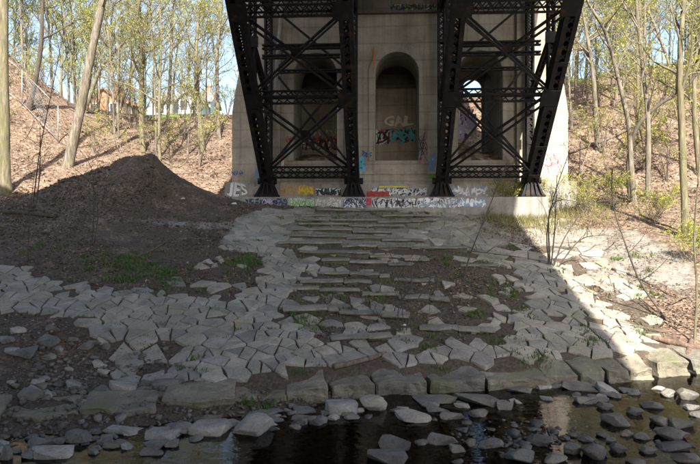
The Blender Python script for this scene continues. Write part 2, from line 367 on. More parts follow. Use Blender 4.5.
for pl in Z_SAND: k_ = inpoly(pl, px_, py_) & front & (V[:,1] < 40); zc[k_] = 0.55; zl[k_] = 0.45
far = pave & (py_ < 246); zc[far] = 0.8
path = inpoly([(80,222),(150,226),(235,232),(250,212),(225,222),(150,218),(90,216)], px_, py_) & front; zc[path] = 0.6; zl[path] = 0.4
gtop = (np.exp(-((V[:,0]+36)/8)**2-((V[:,1]-50)/6)**2) > 0.40); zg[gtop] = 1
up = V[:,1] > 60; zg[up] = 0.9
def blur(a, n=5):
    a = a.reshape(ny, nx).copy()
    for _ in range(n):
        a[1:-1,1:-1] = (a[1:-1,1:-1]*2+a[:-2,1:-1]+a[2:,1:-1]+a[1:-1,:-2]+a[1:-1,2:])/6
    return a.ravel()
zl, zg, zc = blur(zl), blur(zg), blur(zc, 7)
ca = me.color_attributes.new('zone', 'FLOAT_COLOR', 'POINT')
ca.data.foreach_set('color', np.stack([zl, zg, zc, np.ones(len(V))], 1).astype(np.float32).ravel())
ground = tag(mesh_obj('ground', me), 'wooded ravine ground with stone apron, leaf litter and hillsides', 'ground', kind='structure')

wm = MB(); n_ = 60
for i in range(n_):
    x0 = -60+120*i/n_; x1 = -60+120*(i+1)/n_
    wm.quad((x0, 5.0, 0), (x1, 5.0, 0), (x1, float(kerb_y(x1))+0.3, 0), (x0, float(kerb_y(x0))+0.3, 0))
tag(wm.build('stream', M['water']), 'shallow dark stream along the kerb at the foot of the apron', 'stream', kind='structure')

# ------------------------------------------------------------------ concrete pier (local frame: u to the right, v away along the bridge)
pier = empty('concrete_pier', PC, -AX)
tag(pier, 'tall grey concrete bridge pier with three arched openings and graffiti', 'bridge pier')
PM = F/32.0
def U(px): return (px-397)/PM
def Zp(py, d=32.0): return EYE + (HZ-py)*d/F
ZS = Zp(160.5); ZTOP = Zp(14); HW = 1.2; CROWN = Zp(52); SPR = CROWN-HW; TH = 3.2
cen = (-4.53, 0.0, 4.53)
wall = MB(); E = 6.45
edges = [-E] + [c_+sgn*HW for c_ in cen for sgn in (-1, 1)] + [E]
for i in range(0, 8, 2): wall.box(edges[i], edges[i+1], 0, TH, ZS, ZTOP)     # the standing walls between the openings
wall.box(-E, E, 0, TH, 2.6, ZS)
NA = 20
for c_ in cen:
    pts = [(c_-HW*math.cos(math.pi*k/NA), SPR+HW*math.sin(math.pi*k/NA)) for k in range(NA+1)]
    for (u0, z0), (u1, z1) in zip(pts[:-1], pts[1:]):
        wall.quad((u0,0,z0), (u1,0,z1), (u1,0,ZTOP), (u0,0,ZTOP)); wall.quad((u0,TH,ZTOP), (u1,TH,ZTOP), (u1,TH,z1), (u0,TH,z0))
        wall.quad((u0,0,z0), (u0,TH,z0), (u1,TH,z1), (u1,0,z1))
wall.build('wall', M['concrete'], pier)
for c_ in cen:                                                              # raised band round each opening
    ring = MB()
    prof = [(c_-HW, ZS)] + [(c_-HW*math.cos(math.pi*k/NA), SPR+HW*math.sin(math.pi*k/NA)) for k in range(NA+1)] + [(c_+HW, ZS)]
    def off(k, w_):
        u, z = prof[k]
        if k == 0: return (u-w_, z)
        if k == len(prof)-1: return (u+w_, z)
        a = math.pi*(k-1)/NA; return (c_-(HW+w_)*math.cos(a), SPR+(HW+w_)*math.sin(a))
    for k in range(len(prof)-1):
        a0, a1 = off(k, 0.012), off(k+1, 0.012); b0, b1 = off(k, 0.36), off(k+1, 0.36)
        ring.quad((a0[0],-.07,a0[1]), (a1[0],-.07,a1[1]), (b1[0],-.07,b1[1]), (b0[0],-.07,b0[1]))
        ring.quad((a0[0],-.07,a0[1]), (a0[0],-.003,a0[1]), (a1[0],-.003,a1[1]), (a1[0],-.07,a1[1]))
        ring.quad((b0[0],-.07,b0[1]), (b1[0],-.07,b1[1]), (b1[0],-.003,b1[1]), (b0[0],-.003,b0[1]))
    ring.build('arch_moulding', M['concrete'], pier)
for sg in (-1, 1):                                                          # end buttresses, battered outline
    bt = MB(); o_ = 9.15; pr = [(E, 2.6), (o_+0.02, 2.6), (o_, Zp(112)), (o_-.18, Zp(90)), (o_-.42, Zp(70)), (o_-.62, Zp(50)), (o_-.66, 20.49), (E, 20.49)]
    pr = [(sg*u, z) for u, z in pr]
    if sg < 0: pr = pr[::-1]
    f0 = [(u, -.28, z) for u, z in pr]; b0 = [(u, TH+2.6, z) for u, z in pr]
    bt.poly(f0); bt.poly(b0[::-1])
    for k in range(len(pr)):
        k2 = (k+1) % len(pr); bt.quad(f0[k2], f0[k], b0[k], b0[k2])
    bt.build('buttress', M['concrete'], pier)
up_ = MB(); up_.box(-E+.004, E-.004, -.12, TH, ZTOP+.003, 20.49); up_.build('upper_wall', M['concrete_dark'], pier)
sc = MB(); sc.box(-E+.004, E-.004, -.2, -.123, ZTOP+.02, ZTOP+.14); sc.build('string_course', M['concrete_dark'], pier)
# chamber behind the left and middle openings, passage behind the right one
ch = MB(); ch.box(-E+.01, 2.25, TH+3.0, TH+3.3, 2.6, 16); ch.box(2.25, 3.0, TH+.003, TH+3.3, 2.6, 16); ch.box(-E+.01, -E+.4, TH+.003, TH+2.99, 2.6, 16)
ch.box(-E+.41, 2.24, TH+.003, TH+2.99, 13.0, 13.4); ch.box(-E+.41, 2.24, TH+.003, TH+2.99, ZS-.5, ZS-.03)
ch.box(3.01, E+.3, TH+.003, TH+2.5, 12.6, 13.1); ch.box(5.75, E-.002, TH+.003, TH+2.5, 2.6, 12.59); ch.box(3.01, 5.74, TH+.003, TH+2.5, 2.6, ZS-.03)
ch.build('inner_chamber', M['concrete'], pier)
ew = MB(); ac, aw, v0_, v1_ = 4.98, .62, TH+2.503, TH+2.8; asp = Zp(80, 37.7)-aw
ew.box(2.9, ac-aw, v0_, v1_, 2.6, 13.4); ew.box(ac+aw, E+.3, v0_, v1_, 2.6, 13.4); ew.box(ac-aw+.001, ac+aw-.001, v0_, v1_, 2.6, ZS+.3)
ap = [(ac-aw*math.cos(math.pi*k/12), asp+aw*math.sin(math.pi*k/12)) for k in range(13)]
for (a0, b0), (a1, b1) in zip(ap[:-1], ap[1:]):
    ew.quad((a0, v0_, b0), (a1, v0_, b1), (a1, v0_, 13.4), (a0, v0_, 13.4)); ew.quad((a0, v1_, 13.4), (a1, v1_, 13.4), (a1, v1_, b1), (a0, v1_, b0)); ew.quad((a0, v0_, b0), (a0, v1_, b0), (a1, v1_, b1), (a1, v0_, b1))
ew.build('passage_end_wall', M['concrete'], pier)
zc_ = Zp(89, 35.3)
for c_, u0, u1 in ((cen[0], cen[0]-HW-.3, cen[0]+HW+.3), (cen[1], cen[1]-HW-.3, cen[1]+HW+.3), (cen[2], cen[2]-HW-.12, cen[2]-.45)):
    bw = MB(); bw.box(u0, u1, TH+.006, TH+.3, ZS-.02, zc_); bw.build('cross_wall', M['concrete'], pier)
    cp = MB(); cp.box(u0, u1, TH-.04, TH+.3, zc_+.003, zc_+.1); cp.build('coping', M['concrete_dark'], pier)
pl = MB(); Z1 = Zp(184); ZL = Zp(197, 30.5)
pl.box(-E-.004, E+.004, -.36, -.003, 2.6, Z1); pl.build('plinth', M['concrete_low'], pier)
for sg in (-1, 1):
    pb = MB(); a_, b_ = sorted((sg*(E+.006), sg*9.5)); pb.box(a_, b_, -.62, 2.0, 2.6, Z1+.1); pb.build('plinth_end', M['concrete_low'], pier)
st_ = MB(); st_.box(-8.7, 7.75, -1.62, -.63, 2.4, ZL); st_.box(-E+.01, E-.01, -.629, -.363, 2.4, ZL-.002); st_.build('footing_ledge', M['concrete_low'], pier)
base_c = MB(); base_c.box(-E, E, -.09, -.004, ZS-.75, ZS-.6); base_c.build('band_course', M['concrete'], pier)

# ---- graffiti: paint films a few millimetres proud of the walls
def scrawl(mb, u0, u1, z0, z1, v, n, wd, rng, m=0):
    """jagged overlapping letter blocks and slashes filling a band"""
    W = u1-u0; Hh = z1-z0; cu = lambda p: min(max(p, u0), u1); cz = lambda q: min(max(q, z0), z1)
    for i in range(n):
        c0 = u0 + W*(i+.5)/n; vv = v - 0.0005*(i % 6)
        for part in range(rng.choice((2, 3, 3))):
            a = rng.choice((0.1, 1.45, 1.6, 1.7, .8, 2.3, 1.2)) + rng.gauss(0, .18); L = Hh*rng.uniform(.35, .9); cx = c0+rng.gauss(0, W/n*.28); cy = (z0+z1)/2+rng.gauss(0, Hh*.16)
            w0, w1 = wd*rng.uniform(.5, 1.3), wd*rng.uniform(.4, 1.1); dx, dy = math.cos(a)*L/2, math.sin(a)*L/2; k = rng.gauss(0, .25)*L
            pts = [(cx-dx, cy-dy), (cx-dy/L*k, cy+dx/L*k), (cx+dx, cy+dy)]
            for (x0, y0), (x1, y1), wa, wb in ((pts[0], pts[1], w0, w1), (pts[1], pts[2], w1, w0*.7)):
                l_ = math.hypot(x1-x0, y1-y0) or 1; nx_, ny_ = -(y1-y0)/l_/2, (x1-x0)/l_/2
                mb.quad(*[(cu(p), vv-part*.0008, cz(q_)) for p, q_ in ((x0+nx_*wa, y0+ny_*wa), (x0-nx_*wa, y0-ny_*wa), (x1-nx_*wb, y1-ny_*wb), (x1+nx_*wb, y1+ny_*wb))], m)
def panel(u0, u1, z0, z1, v, col, strokes=(), seed=0, n=6, wd=.12, name='graffiti_panel', ragged=True):
    rng = random.Random(seed); mb = MB()
    K = 9; top = [(u0+(u1-u0)*k/K, z1-(rng.uniform(0, .2)*(z1-z0) if ragged else 0)) for k in range(K+1)]
    bot = [(u0+(u1-u0)*k/K, z0+(rng.uniform(0, .2)*(z1-z0) if ragged else 0)) for k in range(K+1)]
    for k in range(K): mb.quad((bot[k][0], v, bot[k][1]), (bot[k+1][0], v, bot[k+1][1]), (top[k+1][0], v, top[k+1][1]), (top[k][0], v, top[k][1]))
    o = mb.build(name, PAINT[col], pier) if col else None
    for j, sc_ in enumerate(strokes):
        sb = MB(); scrawl(sb, u0, u1, z0, z1, v-.004-.006*j, n, wd, rng)
        tag(sb.build('painted_stroke', PAINT[sc_], o or pier), kind='stuff')
    return o
def lettering(txt, u0, u1, z0, z1, v, fill, outline=None, fat=.03, seed=0, name='lettering', parent=None):
    rng = random.Random(seed); n = len(txt); W = (u1-u0)/n
    for lay, (col, off_) in enumerate(((outline, fat+.035), (fill, fat))):
        if col is None: continue
        V_, F_ = [], []
        rr = random.Random(seed)
        for i, chx in enumerate(txt):
            cu = bpy.data.curves.new('t', 'FONT'); cu.body = chx; cu.size = 1; cu.offset = off_; cu.resolution_u = 3
            ob = bpy.data.objects.new('t', cu); C.objects.link(ob); dg = bpy.context.evaluated_depsgraph_get(); mm = bpy.data.meshes.new_from_object(ob.evaluated_get(dg))
            co = np.zeros(len(mm.vertices)*3); mm.vertices.foreach_get('co', co); co = co.reshape(-1, 3)
            lo, hi = co.min(0), co.max(0); a = rr.uniform(-.13, .13); sx = W*(.84 if outline else .96)/(hi[0]-lo[0]); sz = (z1-z0)*rr.uniform(.9, 1.0)/(hi[1]-lo[1])
            x = (co[:,0]-(lo[0]+hi[0])/2)*sx; z = (co[:,1]-(lo[1]+hi[1])/2)*sz; sh_ = rr.uniform(-.22, .22); x = x+sh_*z+.10*W*np.sin(z/(z1-z0)*5+i); z = z*(1+.22*np.sin(x/W*3+i*2))
            base = len(V_)
            for p, q in zip(x*math.cos(a)-z*math.sin(a), x*math.sin(a)+z*math.cos(a)):
                V_.append((u0+W*(i+.5)+p, v-.004*lay-.0008*i, (z0+z1)/2+q))
            F_ += [tuple(base+k for k in pp.vertices) for pp in mm.polygons]
            bpy.data.objects.remove(ob); bpy.data.curves.remove(cu); bpy.data.meshes.remove(mm)
        mb = MB(); mb.v = V_; mb.f = F_; mb.m = [0]*len(F_); mb.build(name, PAINT[col], parent or pier)
VL = -1.624; VP = -.364; VE = -.624
def ul(px): return (px-350)/F*30.5/math.cos(AX) - (PC.x-1.6*math.sin(AX))   # ledge front
def zl_(py): return Zp(py, 30.45)
# front of the footing ledge, left to right
panel(ul(244), ul(258), zl_(206), zl_(198), VL, 'navy', ('greyblue',), 1, 5, .06)
panel(ul(259), ul(287), zl_(207), zl_(198), VL, 'blue', ('greyblue', 'navy'), 2, 9, .07)
lettering('CMB', ul(261), ul(272), zl_(205), zl_(199), VL-.02, 'lilac', None, .03, 3)
panel(ul(288), ul(314), zl_(208), zl_(197.6), VL, 'palegreen', ('white', 'green'), 4, 12, .035)
panel(ul(315), ul(341), zl_(208), zl_(197.6), VL, 'palegreen', ('white', 'tan'), 5, 11, .05)
panel(ul(343), ul(366), zl_(208), zl_(197.6), VL, 'blue', ('greyblue', 'white', 'navy'), 6, 8, .06)
panel(ul(366.5), ul(371), zl_(206), zl_(197.6), VL, 'red', (), 7)
panel(ul(372), ul(417), zl_(208), zl_(197.5), VL, 'white', ('greyblue', 'white', 'black'), 8, 13, .055)
panel(ul(417.5), ul(456), zl_(208), zl_(197.6), VL, 'white', ('black', 'white', 'greyblue'), 9, 9, .07)
panel(ul(456.5), ul(484), zl_(207), zl_(197.8), VL, 'skyblue', ('greyblue', 'white'), 10, 7, .08)
# plinth behind the shoes
panel(U(281), U(297), Zp(195), Zp(185), VP, 'yellow', ('orange', 'tan'), 11, 6, .07)
panel(U(297.5), U(314), Zp(195), Zp(185), VP, 'yellow', ('orange', 'lemon'), 12, 6, .07)
panel(U(316), U(341), Zp(195.5), Zp(188), VP, 'white', ('navy', 'black'), 13, 7, .12)
panel(U(371), U(426), Zp(196), Zp(188), VP, 'greyblue', ('white', 'black', 'white'), 14, 14, .08)
panel(U(379), U(408), Zp(188), Zp(186), VP-.03, 'lemon', (), 15)
panel(U(367), U(389), Zp(197), Zp(191), VP-.034, 'red', (), 16)
panel(U(450), U(485), Zp(196), Zp(186), VP, 'skyblue', ('greyblue', 'tan', 'white'), 17, 8, .09)
# end of the plinth, left corner and right
lettering('JES', U(227.5), U(248), Zp(196.5), Zp(183), VE, 'white', 'black', .03, 18)
panel(U(250), U(262), Zp(196), Zp(184), VE, None, ('greyblue', 'tan'), 19, 4, .12)
panel(U(230), U(243), Zp(176), Zp(170), -.284, None, ('blue',), 20, 5, .05)
panel(U(254), U(262), Zp(182), Zp(168), -.284, None, ('skyblue',), 21, 3, .07)
panel(U(271), U(283), Zp(170), Zp(155), -.004, None, ('red', 'red', 'white'), 22, 4, .14)
panel(U(536), U(557), Zp(174), Zp(155), -.284, None, ('red', 'greyblue'), 23, 6, .04)
# tags on the wall
lettering('B', U(357), U(366), Zp(174), Zp(156), -.075, 'cyan', 'black', .06, 24)
lettering('B', U(428), U(435), Zp(173), Zp(154), -.075, 'skyblue', 'white', .06, 25)
panel(U(428), U(436), Zp(180), Zp(174), -.004, 'green', (), 26)
panel(U(362), U(372), Zp(157), Zp(150), -.075, None, ('skyblue', 'blue'), 27, 3, .07)
panel(U(418), U(427), Zp(164), Zp(132), -.075, None, ('magenta', 'greyblue', 'black'), 28, 3, .05)
panel(U(285), U(292), Zp(145), Zp(133), -.075, None, ('red',), 29, 3, .07)
# walls inside the openings
def ui(px): return (px-350)/F*35.3/math.cos(AX) - PC.x - 3.2*math.sin(AX)
def zi(py): return Zp(py, 35.25)
lettering('GAL', ui(384), ui(414), zi(126), zi(116), TH-.004, 'beige', None, .03, 30)
panel(ui(373), ui(390.5), zi(145), zi(129), TH, 'greyblue', ('red', 'magenta', 'white', 'black'), 31, 5, .13)
panel(ui(391), ui(415), zi(143), zi(128), TH, 'teal', ('teal', 'orange', 'navy', 'cyan'), 32, 6, .13)
panel(ui(299), ui(338), zi(150), zi(136), TH, 'red', ('orange', 'red', 'white', 'black'), 33, 9, .13)
panel(ui(308), ui(336), zi(135), zi(127), TH, None, ('beige', 'tan'), 34, 6, .07)
panel(ui(456), ui(475), zi(140), zi(110), TH, 'greyblue', ('blue', 'navy', 'white', 'lilac'), 35, 4, .16)
panel(U(390), U(436), Zp(11.5), Zp(5), -.124, None, ('tan', 'green', 'black', 'black'), 36, 11, .10)
panel(U(373), U(374.3), Zp(75), Zp(43), -.004-.07, 'orange', (), 37, name='rust_stain')

# rubble and earth inside the right-hand passage
def lump(name, pts_z, u0, u1, v0, v1, zfun, mt, parent=None):
    mb = MB(); n1_, n2_ = 10, 12
    gv = [[(u0+(u1-u0)*i/n1_, v0+(v1-v0)*j/n2_) for i in range(n1_+1)] for j in range(n2_+1)]
    for j in range(n2_):
        for i in range(n1_):
            q = [gv[j][i], gv[j][i+1], gv[j+1][i+1], gv[j+1][i]]
            mb.quad(*[(a, b_, zfun(a, b_)) for a, b_ in q])
    return mb.build(name, mt, parent, True)
dz = lambda a, b_: ZS - .03 + .12*min(1, (b_)*2) + .36*b_*(.8+.25*math.sin(a*2.1)) + float(vnoise(a, b_, 2.2, 5))*.25
lump('earth_fill', None, cen[2]-HW+.004, cen[2]+HW-.004, .05, TH-.01, dz, M['litter'], pier)
dz2 = lambda a, b_: ZS - .03 + .1*min(1, b_*2) + .16*b_ + float(vnoise(a, b_, 2.2, 6))*.2
lump('earth_fill', None, cen[0]-HW+.004, cen[0]+HW-.004, .05, TH-.01, dz2, M['litter'], pier)

# ------------------------------------------------------------------ bridge deck overhead, with an unseen shading slab added behind the camera
DZ = 21.0
deck = empty('bridge_deck', PC, -AX); tag(deck, 'wide concrete bridge deck high overhead resting on the pier', 'bridge deck')
dk = MB(); dk.box(-7.9, 8.5, -110, 60, DZ, DZ+1.1); dk.build('deck_slab', M['concrete_dark'], deck)
for u_ in (-7.03, -2.35, 2.35, 7.03):
    g_ = MB(); g_.box(u_-.3, u_+.3, -110, 59.9, DZ-.497, DZ-.003); g_.build('deck_girder', M['steel'], deck)
rp = MB(); rp.box(-44, -7.903, -110, -17.3, DZ-.1, DZ+1.0); rp.build('shade_slab', M['concrete_dark'], deck)  # added out of view to cast the shade on mound and left bank

# ------------------------------------------------------------------ steel arch ribs: two braced pairs
CH = Vector((0, -math.cos(math.radians(46)), math.sin(math.radians(46))))
V0 = -0.95; Zb = Zp(181, 31.1)
def node(u, t_): return Vector((u, V0, Zb)) + CH*t_
def t_at(py):                                  # distance along the rib where it crosses a photo row
    k = (HZ-py)/F; return (k*(32+V0) - (Zb-EYE))/(CH.z - k*CH.y)
LX = Vector((1, 0, 0))
def lace(mb, p0, p1, e1, w, o2, pitch, bw=.07, th=.02, cross=True):
    p0 = Vector(p0); p1 = Vector(p1); L = (p1-p0).length; t_ = (p1-p0)/L
    e1 = (Vector(e1) - t_*Vector(e1).dot(t_)).normalized(); e2 = t_.cross(e1); n = max(1, round(L/pitch))
    for i in range(n):
        a = p0+t_*(L*i/n)+e2*o2; b_ = p0+t_*(L*(i+1)/n)+e2*o2
        s_ = 1 if i % 2 else -1
        mb.bar(a-e1*w/2*s_, b_+e1*w/2*s_, e2, th, bw)
        if cross: mb.bar(a+e1*w/2*s_+e2*.022, b_-e1*w/2*s_+e2*.022, e2, th, bw)
def member(name, parent, p0, p1, e1, w, h, fl=.16, pitch=.5, cross=True, bw=.07):
    """box of two webs with flange angles, laced on both open faces"""
    mb = MB()
    for s_ in (-1, 1):
        mb.bar(p0, p1, e1, .028, h, s_*(w/2-.014), 0)
        for q in (-1, 1): mb.bar(p0, p1, e1, fl, .03, s_*(w/2-fl/2), q*(h/2+.015+.001))
    o = mb.build(name, M['steel'], parent)
    lb = MB()
    for q in (-1, 1): lace(lb, p0, p1, e1, w-fl, q*(h/2-.03), pitch, bw, .018, cross)
    # batten plates
    L = (Vector(p1)-Vector(p0)).length; n = max(2, int(L/(pitch*5)))
    for i in range(n+1):
        f = min(max(i/n, .03), .97); c0 = Vector(p0).lerp(Vector(p1), f); tt = (Vector(p1)-Vector(p0)).normalized()
        for q in (-1, 1): lb.bar(c0-tt*.10, c0+tt*.10, e1, w-.03, .014, 0, q*(h/2+.04))
    l = lb.build('lacing', M['steel'], o); tag(l, kind='stuff'); return o
def light_member(name, parent, p0, p1, e1, w, h, fl=.07, pitch=.35):
    """two flanges with an open X web seen from the front"""
    mb = MB()
    e1 = Vector(e1)
    for s_ in (-1, 1): mb.bar(p0, p1, e1, fl, h, s_*(w/2-fl/2), 0)
    o = mb.build(name, M['steel'], parent); lb = MB(); lace(lb, p0, p1, e1, w-fl, 0, pitch, .05, .015); l = lb.build('lacing', M['steel'], o); tag(l, kind='stuff'); return o

TB, TM, TT = t_at(172), t_at(96), t_at(6)
for side in (-1, 1):
    root = empty('steel_arch', PC, -AX)
    tag(root, 'black riveted steel arch legs with X bracing before the pier, %s pair' % ('left' if side < 0 else 'right'), 'steel arch', 'steel arch leg pairs')
    ua, ub = side*7.03, side*2.35
    for u_ in (ua, ub):
        # shoe
        sb = MB(); s0 = Vector((u_, V0, ZL)); hx, hy = .62, .55
        sb.box(u_-hx, u_+hx, V0-hy, V0+.33, ZL+.003, ZL+.11)
        for z0, z1, w0, w1 in ((ZL+.111, ZL+.62, .58, .36), (ZL+.62, ZL+.95, .36, .30)):
            f0 = [(u_-w0, V0-.5*w0/.58, z0), (u_+w0, V0-.5*w0/.58, z0), (u_+w0, V0+.3, z0), (u_-w0, V0+.3, z0)]
            f1 = [(u_-w1, V0-.5*w1/.58, z1), (u_+w1, V0-.5*w1/.58, z1), (u_+w1, V0+.3, z1), (u_-w1, V0+.3, z1)]
            sb.poly(f1); 
            for k in range(4): sb.quad(f0[k], f0[(k+1) % 4], f1[(k+1) % 4], f1[k])
        shoe = sb.build('bearing_shoe', M['steel'], root)
        rb = MB()
        for k in (-.42, -.14, .14, .42): rb.bar((u_+k, V0-.56, ZL+.11), (u_+k*.6, V0-.40, ZL+.72), LX, .05, .16)
        rb.build('rib_plate', M['steel'], shoe)
        pn = MB(); pn.tube([(u_-.5, V0-.05, Zb), (u_+.5, V0-.05, Zb)], .17, 14); pn.build('hinge_pin', M['steel'], shoe)
        # chord, then the curve up to the deck
        member('arch_rib', root, node(u_, .1), node(u_, 16.5), LX, .62, .6, .20, .42, True, .085)
        p1 = node(u_, 16.4); p2 = Vector((u_, p1.y-6, 19.5)); member('arch_rib', root, p1, p2, LX, .60, .6, .16, 1.0)
        p3 = Vector((u_, p2.y-12, 20.15)); member('arch_rib', root, p2, p3, LX, .60, .6, .16, 1.4)
        # end post beside the pier and the spandrel posts on the rib
        member('end_post', root, (u_, V0+.25, Zb+.2), (u_, V0+.25, DZ-.51), LX, .40, .36, .10, .34, True, .045)
        member('spandrel_post', root, node(u_, TM)+Vector((0,.1,.2)), (u_, node(u_, TM).y+.1, DZ-.51), LX, .34, .32, .09, .32, True, .04)
        member('spandrel_post', root, node(u_, TT)+Vector((0,.1,.3)), (u_, node(u_, TT).y+.1, DZ-.51), LX, .40, .36, .12, .4)
        # inclined braces in the rib plane between posts
        zq = Zp(44, 28); yq = node(u_, TM).y+.1
        gp = MB(); gp.box(u_-.32, u_+.32, yq-.24, yq-.21, zq-.26, zq+.26); gp.build('gusset_plate', M['steel'], root)
        member('diagonal', root, (u_, yq, zq), (u_, V0+.25, Zp(100, 31.3)), LX, .26, .24, .08, .3, True, .04)
        member('diagonal', root, (u_, V0+.25, Zp(8, 31.3)), (u_, yq, zq+3.2), LX, .26, .24, .08, .3, True, .04)
        for t_ in (TM, TT):
            gp = MB(); c0 = node(u_, t_); inner = -1 if u_*side > 4 else 1; inner *= side
            nrm = Vector((0, -CH.z, CH.y)); q = c0 + nrm*(.33)
            gp.bar(q-CH*.42, q+CH*.42, LX, .84, .03, inner*.13)
            gp.build('gusset_plate', M['steel'], root)
    # transverse struts in the inclined plane of the ribs
    i0, i1 = (ua+.30, ub-.30) if side < 0 else (ub+.30, ua-.30)
    for t_, hgt in ((TB, .44), (TM, .48), (TT, .6)):
        c0 = node(0, t_); nrm = Vector((0, -CH.z, CH.y))
        for q in (-.22, .22): light_member('strut', root, Vector((i0, c0.y, c0.z))+nrm*q, Vector((i1, c0.y, c0.z))+nrm*q, CH, hgt, .08, .08, .4)
    # double X bracing of the rib plane
    for ta, tb in ((TB+.35, TM-.35), (TM+.4, TT-.4)):
        for q, bw in ((-.24, .10), (.24, .075)):
            nrm = Vector((0, -CH.z, CH.y))
            br = MB(); br.bar(node(i0, ta)+nrm*q, node(i1, tb)+nrm*q, CH, bw, .1); br.build('cross_brace', M['steel'], root)
            br = MB(); br.bar(node(i1, ta)+nrm*(q+.11), node(i0, tb)+nrm*(q+.11), CH, bw, .1); br.build('cross_brace', M['steel'], root)
        gp = MB(); c0 = node((i0+i1)/2, (ta+tb)/2)+Vector((0, -CH.z, CH.y))*(-.17)
        gp.bar(c0-CH*.28, c0+CH*.28, LX, .5, .02); gp.build('gusset_plate', M['steel'], root)
    # struts and X between the end posts
    for py, w_ in ((46, .22), (70, .2)):
        z_ = Zp(py, 31.3); light_member('strut', root, (i0+.1, V0+.25, z_), (i1-.1, V0+.25, z_), (0,0,1), w_, .18, .07, .3)
    for za, zb_ in ((Zp(160, 31.3), Zp(72, 31.3)), (Zp(68, 31.3), Zp(8, 31.3))):
        br = MB(); br.bar((i0+.1, V0+.2, za), (i1-.1, V0+.2, zb_), (0,0,1), .12, .08); br.build('cross_brace', M['steel'], root)
        br = MB(); br.bar((i1-.1, V0+.3, za), (i0+.1, V0+.3, zb_), (0,0,1), .12, .08); br.build('cross_brace', M['steel'], root)
    # struts between the spandrel posts
    yq = node(0, TM).y+.1
    for py, w_ in ((45, .24), (55, .2)):
        z_ = EYE+(HZ-py)/F*(32+yq); light_member('strut', root, (i0+.17, yq, z_), (i1-.17, yq, z_), (0,0,1), w_, .2, .07, .3)
    # a second pair of struts high up carries the ribs to the deck
pm = MB(); pp = [P(281.5, -40, 29.2), P(281, 15, 29.2), P(276.5, 70, 29.2), P(275, 119, 29.2)]
pp = [P(283, -130, 29.2)] + pp
pm.tube(pp, .085, 10)
pipe = pm.build('drain_pipe', M['pipe'], None, True); tag(pipe, 'grey drain pipe hanging down inside the left steel leg pair', 'pipe')
hk = MB(); hk.tube([pp[0], pp[0]+Vector((0, .2, DZ-.55-pp[0].z))], .085, 10); hk.build('pipe_riser', M['pipe'], pipe)
#==PART2==
# ------------------------------------------------------------------ stone shapes
def hull(rng, n, flatten=1.0, blocky=0.5):
    bm = bmesh.new()
    for i in range(n):
        p = Vector((rng.gauss(0,1), rng.gauss(0,1), rng.gauss(0,1))).normalized()
        q = Vector([math.copysign(abs(c_)**(1-blocky*.6), c_) for c_ in p]); q /= max(abs(c_) for c_ in q)**blocky
        q *= rng.uniform(.82, 1.0); bm.verts.new((q.x, q.y, q.z*flatten))
    r_ = bmesh.ops.convex_hull(bm, input=bm.verts[:]); 
    dead = [g for g in r_['geom_interior'] if isinstance(g, bmesh.types.BMVert)] + [v_ for v_ in bm.verts if not v_.link_faces]
    bmesh.ops.delete(bm, geom=list(set(dead)), context='VERTS')
    return bm
def norm_mesh(bm, name, mt, smooth=False):
    lo = Vector([min(v_.co[k] for v_ in bm.verts) for k in range(3)]); hi = Vector([max(v_.co[k] for v_ in bm.verts) for k in range(3)])
    for v_ in bm.verts: v_.co = Vector([(v_.co[k]-(lo[k]+hi[k])/2)/(hi[k]-lo[k]) for k in range(3)])
    me = bpy.data.meshes.new(name); bm.to_mesh(me); bm.free(); me.materials.append(mt)
    if smooth: me.polygons.foreach_set('use_smooth', [True]*len(me.polygons))
    return me
ROCK = {}
def rock_mesh(kind, mt):
    key = (kind, mt)
    L = ROCK.setdefault(key, [])
    if len(L) < 5:
        rng = random.Random(hash((len(L), len(kind), len(mt))) & 0xffff)
        if kind == 'slab':
            bm = hull(rng, 17, 1.0, .95); bmesh.ops.bevel(bm, geom=bm.edges[:], offset=.04, segments=1, affect='EDGES')
            me = norm_mesh(bm, 'rock_slab', M[mt])
        else:
            bm = bmesh.new(); bmesh.ops.create_icosphere(bm, subdivisions=4, radius=1)
            for _ in range(15):
                n_ = Vector((rng.gauss(0,1), rng.gauss(0,1), rng.gauss(0,1))).normalized(); h0 = rng.uniform(.55, .88)
                for v_ in bm.verts:
                    e_ = v_.co.dot(n_)-h0
                    if e_ > 0: v_.co -= n_*e_*.93
            for v_ in bm.verts: q = v_.co+Vector((len(L)*7.1, 0, 0)); v_.co *= 1+mnoise.noise(q*1.8)*.07+mnoise.noise(q*5)*.025
            me = norm_mesh(bm, 'rock', M[mt], True)
        L.append(me); return me
    return L[random.randrange(len(L))]

